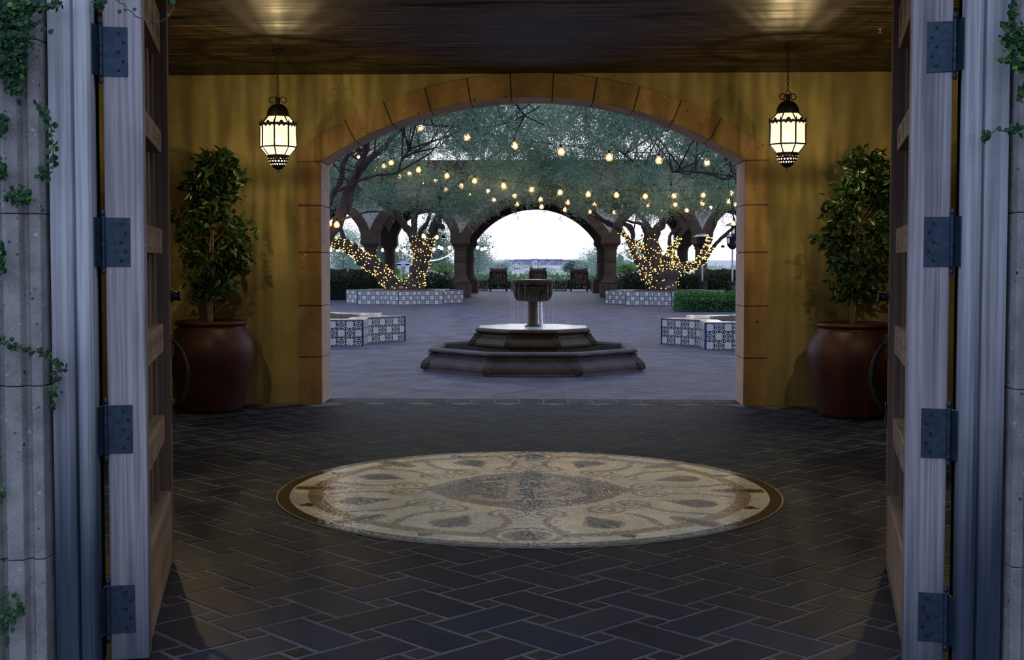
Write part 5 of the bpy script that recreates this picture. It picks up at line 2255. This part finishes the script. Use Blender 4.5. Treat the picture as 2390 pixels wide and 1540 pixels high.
tree('left', 'spreading grey green tree in the back left star planter, its two trunks wrapped in lights', FLy, (945, 676), {
    'leaning': [(922, 676, 0, 44), (914, 664, 0, 40), (897, 641, 0, 36), (875, 621, -.1, 34), (847, 603, -.2, 31), (822, 582, -.3, 27), (799, 571, -.4, 24), (782, 568, -.5, 22), (764, 561, -.5, 20), (742, 548, -.5, 16), (724, 528, -.6, 12), (712, 500, -.6, 8)],
    'shoot': [(800, 570, -.4, 12), (803, 558, -.4, 11), (798, 545, -.4, 10), (793, 527, -.4, 9), (788, 508, -.4, 8), (792, 484, -.3, 6), (800, 462, -.2, 4)],
    'spur': [(818, 580, -.3, 7), (814, 566, -.4, 6), (811, 556, -.5, 2)],
    'upright': [(968, 676, 0, 52), (970, 662, 0, 42), (973, 640, 0, 36), (980, 618, 0, 36), (985, 600, 0, 38)],
    'fork_left': [(983, 604, 0, 36), (975, 573, .1, 30), (962, 552, .2, 22), (949, 533, .3, 19), (936, 512, .4, 17), (917, 489, .5, 15), (903, 464, .7, 11), (890, 430, .9, 7)],
    'fork_right': [(988, 602, 0, 34), (997, 580, -.1, 26), (1006, 556, -.2, 21), (1014, 533, -.3, 22), (1023, 511, -.4, 22), (1026, 489, -.5, 19), (1022, 465, -.6, 13), (1030, 430, -.8, 8)],
    'stub': [(1018, 528, -.3, 12), (1030, 527, -.5, 13), (1035, 534, -.6, 9)],
    'fork_middle': [(972, 565, .1, 17), (966, 543, .3, 16), (968, 515, .5, 15), (971, 492, .6, 14), (974, 462, .8, 11), (985, 420, 1.0, 7)],
    'fork_thin': [(976, 570, 0, 12), (979, 552, 0, 11), (982, 538, -.1, 11), (996, 522, -.2, 10), (1004, 500, -.3, 9), (1012, 478, -.4, 8)],
    'bough_left': [(917, 489, .5, 13), (880, 470, .2, 10), (840, 440, -.4, 8), (800, 395, -1, 5)],
    'bough_right': [(1024, 470, -.6, 12), (1070, 430, -.2, 9), (1130, 380, .2, 6), (1200, 330, .6, 4)],
}, M['sage'], cl1, ra1, 900, .098, .024, 201)
tree('right', 'many-limbed grey green tree in the back right star planter, wrapped in lights', FRy, (1552, 678), {
    'bole': [(1546, 680, 0, 68), (1546, 666, 0, 60), (1546, 650, 0, 58), (1546, 634, 0, 64), (1545, 622, 0, 60)],
    'main': [(1542, 640, 0, 52), (1532, 612, -.1, 46), (1524, 588, -.1, 42), (1519, 568, 0, 37), (1519, 558, .1, 34)],
    'main_right': [(1520, 566, .1, 28), (1532, 541, .2, 23), (1545, 520, .3, 20), (1553, 498, .4, 18), (1557, 474, .5, 15), (1566, 440, .7, 10)],
    'main_middle': [(1520, 562, .1, 17), (1521, 543, .3, 13), (1509, 521, .5, 12), (1496, 505, .6, 12), (1484, 492, .7, 10), (1470, 462, .9, 7)],
    'main_left': [(1514, 566, 0, 16), (1509, 544, -.1, 13), (1502, 528, -.2, 12), (1494, 521, -.2, 8), (1478, 519, -.2, 6), (1458, 512, -.3, 4)],
    'left_bough': [(1538, 648, -.2, 34), (1520, 644, -.3, 32), (1510, 632, -.4, 30), (1498, 616, -.5, 24), (1487, 604, -.6, 18), (1478, 586, -.6, 14), (1468, 564, -.6, 13), (1456, 545, -.5, 13), (1440, 530, -.4, 12), (1420, 521, -.3, 12), (1402, 510, -.2, 10), (1386, 494, 0, 9), (1372, 470, .2, 6)],
    'bough_fork': [(1470, 566, -.6, 11), (1478, 546, -.3, 12), (1470, 530, -.1, 13), (1458, 520, 0, 10), (1446, 500, .2, 7)],
    'burl': [(1519, 642, -.3, 22), (1506, 650, -.6, 20), (1500, 640, -.7, 12)],
    'curl': [(1502, 588, -.4, 9), (1494, 574, -.6, 9), (1484, 566, -.8, 9), (1474, 566, -.9, 8), (1467, 571, -.9, 6)],
    'mid': [(1556, 640, -.2, 34), (1556, 614, -.3, 26), (1561, 592, -.3, 18), (1564, 574, -.4, 11), (1563, 556, -.4, 8), (1568, 544, -.4, 8), (1580, 534, -.4, 8), (1585, 520, -.3, 7), (1584, 505, -.2, 5)],
    'mid_right': [(1564, 640, 0, 38), (1572, 612, 0, 26), (1568, 592, 0, 16), (1574, 572, .1, 12), (1584, 558, .1, 12), (1590, 542, .2, 11), (1604, 528, .3, 10), (1613, 512, .4, 8), (1622, 486, .6, 6)],
    'knuckle': [(1560, 622, .1, 34), (1571, 610, .1, 30), (1574, 600, .1, 16)],
    'right_bough': [(1556, 650, .1, 40), (1576, 634, .1, 32), (1598, 624, .1, 24), (1618, 620, 0, 18), (1632, 608, -.1, 15), (1642, 590, -.2, 14), (1650, 574, -.2, 13), (1657, 558, -.2, 12), (1664, 532, -.1, 11), (1672, 506, 0, 9), (1680, 470, .2, 6)],
    'right_fork': [(1614, 622, 0, 13), (1634, 616, -.2, 11), (1646, 607, -.3, 10), (1652, 596, -.4, 9), (1660, 582, -.4, 9), (1672, 567, -.5, 8), (1690, 550, -.6, 8), (1708, 534, -.7, 7), (1722, 520, -.8, 5)],
    'bough_top': [(1557, 474, .5, 13), (1530, 430, .2, 9), (1480, 380, -.2, 6), (1420, 330, -.4, 4)],
}, M['sage'], cl2, ra2, 900, .098, .024, 202)

# front trees stand in the two front planters, their trunks behind the jambs
bot3 = [(560, 420), (700, 440), (790, 452), (850, 432), (900, 392), (960, 350), (1010, 318), (1080, 335), (1130, 318), (1200, 330), (1280, 300)]
top3 = [(400, 200), (560, -40), (750, -180), (950, -120), (1150, 20), (1300, 130)]
cl3, ra3 = crown(95, NLy, 2.6, (470, 1285), bot3, top3, .44, lrc)
bot4 = [(1320, 290), (1400, 300), (1480, 315), (1560, 345), (1620, 375), (1680, 420), (1720, 440), (1800, 440), (1950, 420)]
top4 = [(1320, 120), (1450, 0), (1600, -140), (1800, -180), (1950, -40), (2050, 180)]
cl4, ra4 = crown(85, NRy, 2.6, (1320, 2020), bot4, top4, .44, lrc)
fl = FPX / NLy
tree('front_left', 'dark-limbed tree rising from the front left star planter behind the arch jamb', NLy, (VPX + (NLx - 0) * fl, 752), {
    'bole': [(VPX + NLx * fl, 760, 0, 62), (VPX + NLx * fl + 4, 700, 0, 50), (VPX + NLx * fl + 2, 640, 0, 48), (VPX + NLx * fl + 10, 590, 0, 46)],
    'low_bough': [(VPX + NLx * fl + 10, 600, 0, 40), (735, 570, -.3, 34), (766, 545, -.5, 28), (791, 516, -.6, 26), (804, 485, -.6, 26), (813, 450, -.5, 27), (824, 424, -.4, 26), (840, 396, -.3, 22), (862, 372, -.2, 16), (896, 343, 0, 13), (918, 318, .2, 11), (950, 285, .4, 8)],
    'bough_up': [(816, 446, -.5, 18), (830, 412, -.7, 17), (840, 385, -.9, 16), (851, 360, -1.0, 14), (858, 320, -1.2, 11)],
    'second': [(VPX + NLx * fl + 8, 600, .2, 38), (720, 540, .4, 26), (745, 506, .5, 18), (766, 480, .5, 15), (776, 456, .5, 15), (792, 426, .5, 14), (799, 405, .5, 14), (800, 383, .5, 12), (814, 358, .5, 11), (822, 325, .6, 8)],
    'side_branch': [(790, 445, -.6, 7), (831, 424, -.8, 7), (860, 414, -.9, 6), (889, 407, -1.0, 6), (926, 403, -1.1, 5), (938, 371, -1.2, 4), (960, 346, -1.2, 3)],
    'low_branch': [(775, 534, -.5, 7), (800, 512, -.8, 6), (823, 504, -1.0, 6), (855, 495, -1.2, 5), (887, 494, -1.3, 4), (905, 500, -1.4, 2)],
    'high_branch': [(950, 285, .4, 8), (1010, 292, .2, 6), (1080, 295, 0, 5), (1130, 297, -.1, 5), (1200, 281, -.2, 4), (1262, 246, -.3, 3)],
    'back': [(VPX + NLx * fl + 6, 610, .4, 36), (VPX + NLx * fl - 40, 480, .8, 24), (VPX + NLx * fl - 60, 330, 1.2, 14), (VPX + NLx * fl - 40, 180, 1.4, 8)],
}, M['sage_dark'], cl3, ra3, 420, .100, .022, 203, 60)
fr = FPX / NRy
tree('front_right', 'dark-limbed tree rising from the front right star planter behind the arch jamb', NRy, (VPX + NRx * fr, 758), {
    'bole': [(VPX + NRx * fr, 766, 0, 64), (VPX + NRx * fr, 700, 0, 52), (VPX + NRx * fr - 6, 640, 0, 48), (VPX + NRx * fr - 12, 580, 0, 44)],
    'bough': [(VPX + NRx * fr - 12, 590, 0, 36), (1752, 500, -.2, 24), (1728, 430, -.3, 20), (1712, 392, -.3, 19), (1694, 366, -.2, 16), (1676, 330, 0, 11), (1650, 290, .2, 7)],
    'side_branch': [(1716, 402, -.3, 9), (1698, 418, -.5, 8), (1679, 415, -.6, 6), (1650, 403, -.8, 6), (1609, 399, -1.0, 4), (1570, 402, -1.1, 3)],
    'back': [(VPX + NRx * fr - 10, 600, .3, 34), (VPX + NRx * fr + 40, 460, .8, 24), (VPX + NRx * fr + 60, 300, 1.2, 13), (VPX + NRx * fr + 30, 160, 1.3, 8)],
    'over': [(1680, 336, 0, 8), (1600, 280, .3, 6), (1500, 235, .5, 4), (1420, 210, .6, 3)],
}, M['sage_dark'], cl4, ra4, 420, .100, .022, 204, 55)

# ------------------------------------------------------------------ fairy lights wound round the trunks
fb = MB()
fb.ball((0, 0, 0), .018, seg=6, rings=4)
fairy_proto = fb.build('bulb', M['fairy'], smooth=True)
FAIRY_MESH = fairy_proto.data
bpy.data.objects.remove(fairy_proto)


def wind(label, key, parts, n, seed, pitch=.11):
    """one light string wound along several limb pieces: parts = (limb, start, end, share)"""
    tr, base, axes, _ = TREES[key]
    lr = np.random.default_rng(seed)
    t = thing('fairy_light_string', label, 'string lights', base, 0, 'fairy lights wound round the trees')
    mb = MB()
    spots = []
    tot = sum(p[3] for p in parts)
    for nm, a, b, sh in parts:
        ax, rd = axes[nm]
        i0, i1 = int(a * (len(ax) - 1)), max(int(b * (len(ax) - 1)), int(a * (len(ax) - 1)) + 1)
        A, R = ax[i0:i1 + 1], rd[i0:i1 + 1]
        seg = [(A[i + 1] - A[i]).length for i in range(len(A) - 1)]
        L = sum(seg)
        cum = np.concatenate([[0], np.cumsum(seg)])
        turns = max(2, int(L / pitch))
        pts = []
        for k in range(turns * 12 + 1):
            s = L * k / (turns * 12)
            i = min(int(np.searchsorted(cum, s, 'right')) - 1, len(A) - 2)
            f = (s - cum[i]) / max(seg[i], 1e-6)
            c = A[i].lerp(A[i + 1], f)
            r = (R[i] + (R[i + 1] - R[i]) * f) * 1.04 + .012
            d = (A[i + 1] - A[i]).normalized()
            u = d.cross(Vector((0, 1, 0.02))).normalized()
            w_ = d.cross(u).normalized()
            th = 2 * PI * k / 12
            pts.append(c + u * r * math.cos(th) + w_ * r * math.sin(th))
        mb.tube(pts, .005, 4, caps=False)
        m = int(round(n * sh / tot))
        for q in lr.choice(len(pts), min(m, len(pts)), replace=False):
            p = pts[q] + Vector(lr.normal(size=3)) * .012
            spots.append(p)
    mb.build('wire', M['cable'], t)
    # bulbs on the side towards the courtyard entrance show largest
    spots.sort(key=lambda p: p.y)
    for p in spots[:100]:
        o = bpy.data.objects.new('bulb', FAIRY_MESH)
        COL.objects.link(o)
        o.parent = t
        o.location = p
    if len(spots) > 100:
        rest = MB()
        for p in spots[100:]:
            rest.ball(p, .018, seg=5, rings=3)
        o = rest.build('bulbs', M['fairy'], t)
        o['kind'] = 'stuff'
    return t


wind('fairy lights wound round the leaning trunk of the back left tree', 'left', [('leaning', 0, .72, 1)], 380, 1)
wind('fairy lights wound round the upright trunk of the back left tree', 'left', [('upright', 0, 1, 1.3), ('fork_left', 0, .30, .35), ('fork_right', 0, .42, .45)], 420, 2)
wind('fairy lights wound round the thick bole of the back right tree', 'right', [('bole', 0, 1, 1)], 330, 3)
wind('fairy lights wound up the main trunk of the back right tree', 'right', [('main', .1, 1, 1)], 290, 4)
wind('fairy lights wound along the left bough of the back right tree', 'right', [('left_bough', .05, .62, 1), ('burl', 0, 1, .3), ('curl', 0, 1, .25)], 250, 5)
wind('fairy lights wound up the middle stems of the back right tree', 'right', [('mid', .1, .45, .8), ('mid_right', .1, .55, 1), ('knuckle', 0, 1, .4)], 270, 6)
wind('fairy lights wound along the right bough of the back right tree', 'right', [('right_bough', .1, .74, 1), ('right_fork', 0, .6, .35)], 260, 7)

# ------------------------------------------------------------------ festoon strings
def bulb_mesh(r, mat, nm):
    mb = MB()
    prof = [(r * .30, .0)]
    for i in range(1, 9):
        a = PI * i / 9
        prof.append((r * math.sin(a) * (.72 if i < 2 else 1), -r * 1.05 - (r * 1.15) * -math.cos(a)))
    prof = [(r * .30, 0), (r * .42, -r * .25), (r * .86, -r * .75), (r, -r * 1.25), (r * .92, -r * 1.70), (r * .55, -r * 2.10), (r * .01, -r * 2.2)]
    mb.lathe(prof[::-1], 12, closed=False)
    o = mb.build(nm, mat, smooth=True)
    me = o.data
    bpy.data.objects.remove(o)
    return me


def socket_mesh(r):
    mb = MB()
    mb.lathe([(r * .34, -.004), (r * .42, .01), (r * .38, r * .75), (r * .15, r * .95)], 10)
    o = mb.build('socket', M['cable'], smooth=True)
    me = o.data
    bpy.data.objects.remove(o)
    return me


def festoon(label, pts, Y, r, mat, ext0, ext1, group, cab=.007):
    """pts: bulbs at photograph points; ext: further photograph points where the cable runs on"""
    W = [P(px, py, Y + (dy[0] if dy else 0)) for px, py, *dy in pts]
    base = W[0]
    t = thing('festoon_string', label, 'string lights', base, 0, group)
    warm = mat is M['bulb']
    bm_, sm_ = bulb_mesh(r * (1.12 if warm else 1), M['bulb_halo'] if warm else mat, 'bulb'), socket_mesh(r)
    if warm:
        fo = MB().ball((0, 0, -r * 1.25), r * .66, r * .66, r * .72, 7, 5).build('filament', mat, smooth=True)
        fm_ = fo.data
        bpy.data.objects.remove(fo)
    hang = r * 1.25 + r
    tops = [p + Vector((0, 0, hang)) for p in W]
    line = [P(e[0], e[1], e[2] if len(e) > 2 else Y) + Vector((0, 0, hang)) for e in ext0] + tops + [P(e[0], e[1], e[2] if len(e) > 2 else Y) + Vector((0, 0, hang)) for e in ext1]
    cabl = []
    for a, b in zip(line[:-1], line[1:]):
        sag = .035 * (b - a).length
        for k in range(5):
            f = k / 5
            cabl.append(a.lerp(b, f) - Vector((0, 0, sag * 4 * f * (1 - f) * .5)) - base)
    cabl.append(line[-1] - base)
    MB().tube(cabl, cab, 5).build('cable', M['cable'], t, smooth=True)
    for p in W:
        o = bpy.data.objects.new('bulb', bm_)
        COL.objects.link(o)
        o.parent = t
        o.location = p + Vector((0, 0, r * 1.25)) - base
        if warm:
            q = bpy.data.objects.new('filament', fm_)
            COL.objects.link(q)
            q.parent = o
        s = bpy.data.objects.new('socket', sm_)
        COL.objects.link(s)
        s.parent = t
        s.location = o.location
    return t


GF = 'festoon strings across the courtyard'
festoon('nearest festoon string with seven big warm bulbs under the arch crown', [(982, 297), (1090, 320), (1201, 340), (1310, 354), (1422, 367), (1538, 374), (1649, 379)], 23.7, .062, M['bulb'],
        [(770, 230), (870, 266)], [(1750, 380), (1845, 376)], GF, .006)
festoon('second festoon string, its bulbs the highest of the three close rows', [(847, 362), (913, 379), (977, 396), (1043, 410), (1108, 422), (1175, 433), (1241, 442), (1307, 449), (1373, 453), (1439, 455), (1506, 458), (1573, 457), (1641, 455), (1707, 450)],
        39.6, .078, M['bulb'], [(780, 340)], [(1775, 444)], GF)
festoon('third festoon string, the middle one of the three close rows', [(837, 369), (896, 387), (956, 405), (1017, 421), (1077, 434), (1139, 446), (1201, 457), (1262, 465), (1325, 472), (1387, 476), (1450, 479), (1513, 479), (1576, 477), (1640, 474), (1701, 469)],
        42.1, .078, M['bulb'], [(776, 350)], [(1763, 463)], GF)
festoon('fourth festoon string, hanging lowest across the crown of the middle arch', [(825, 374), (877, 394), (932, 410), (986, 428), (1041, 442), (1096, 455), (1153, 466), (1207, 476), (1264, 482), (1319, 489), (1377, 493), (1433, 495), (1490, 495), (1546, 494), (1603, 490), (1659, 484), (1716, 477)],
        46.6, .080, M['bulb'], [(772, 354)], [(1772, 470)], GF)
GT = 'festoon strings beyond the loggia'
festoon('festoon string beyond the left arches of the loggia', [(772, 584), (788, 584), (804, 585), (846, 582), (876, 583), (893, 584), (927, 584), (944, 584), (962, 583), (1013, 582), (1025, 577), (1031, 580), (1049, 578), (1115, 578), (1125, 582), (1133, 580), (1150, 583)],
        64.8, .085, M['bulb_far'], [(680, 552, YB + .3)], [(1155, 578, 62), (1091, 552, YB + .3)], GT)
festoon('short upper festoon string beyond the left arches', [(988, 551), (1019, 554), (1066, 560), (1115, 560), (1145, 560)], 62.6, .10, M['bulb_far'], [(904, 540, YB + .3)], [(1096, 548, YB + .3)], GT)
festoon('festoon string beyond the right arches of the loggia', [(1447, 577), (1453, 576), (1463, 578), (1477, 577), (1498, 558), (1465, 559)][:4], 64.8, .085, M['bulb_far'], [(1408, 552, YB + .3)], [(1598, 552, YB + .3)], GT)
festoon('short upper festoon string behind the left bough of the many-limbed tree', [(1465, 559), (1498, 558)], 62.6, .10, M['bulb_far'], [(1412, 545, YB + .3)], [(1594, 545, YB + .3)], GT)
festoon('pair of warm bulbs hanging at the left arch jamb behind the limbs', [(768, 521), (786, 524)], NLy - 1.1, .05, M['bulb'], [(738, 535, NLy - .3)], [(802, 496, NLy - .6)], GF)
festoon('pair of warm bulbs hanging at the right arch jamb beside the heater', [(1712, 521), (1724, 545)], NRy - .7, .036, M['bulb'], [(1698, 424, NRy - .5)], [(1762, 520, NRy - .2)], GF)


def swag(label, px0, py0, px1, py1, sag, Y, n, Y2):
    a, b = P(px0, py0, Y), P(px1, py1, Y2)
    t = thing('mini_light_swag', label, 'string lights', a, 0, 'swags of white mini lights')
    pts = []
    for i in range(n + 1):
        q = i / n
        pts.append(a.lerp(b, q) - Vector((0, 0, sag * 4 * q * (1 - q))) - a)
    MB().tube(pts, .008, 4).build('cable', M['cable'], t)
    mb = MB()
    mb.ball((0, 0, 0), .028, seg=6, rings=4)
    o = mb.build('bulb', M['mini'], t)
    o.location = pts[0]
    for p in pts[1:]:
        q = o.copy()
        COL.objects.link(q)
        q.parent = t
        q.location = p


swag('swag of white mini lights right of the upright lit trunk', 904, 552, 1084, 566, .95, YB + .32, 60, YB + .32)
swag('swag of white mini lights behind the left bough of the many-limbed tree', 1420, 562, 1590, 566, 1.0, YB + .32, 60, YB + .32)
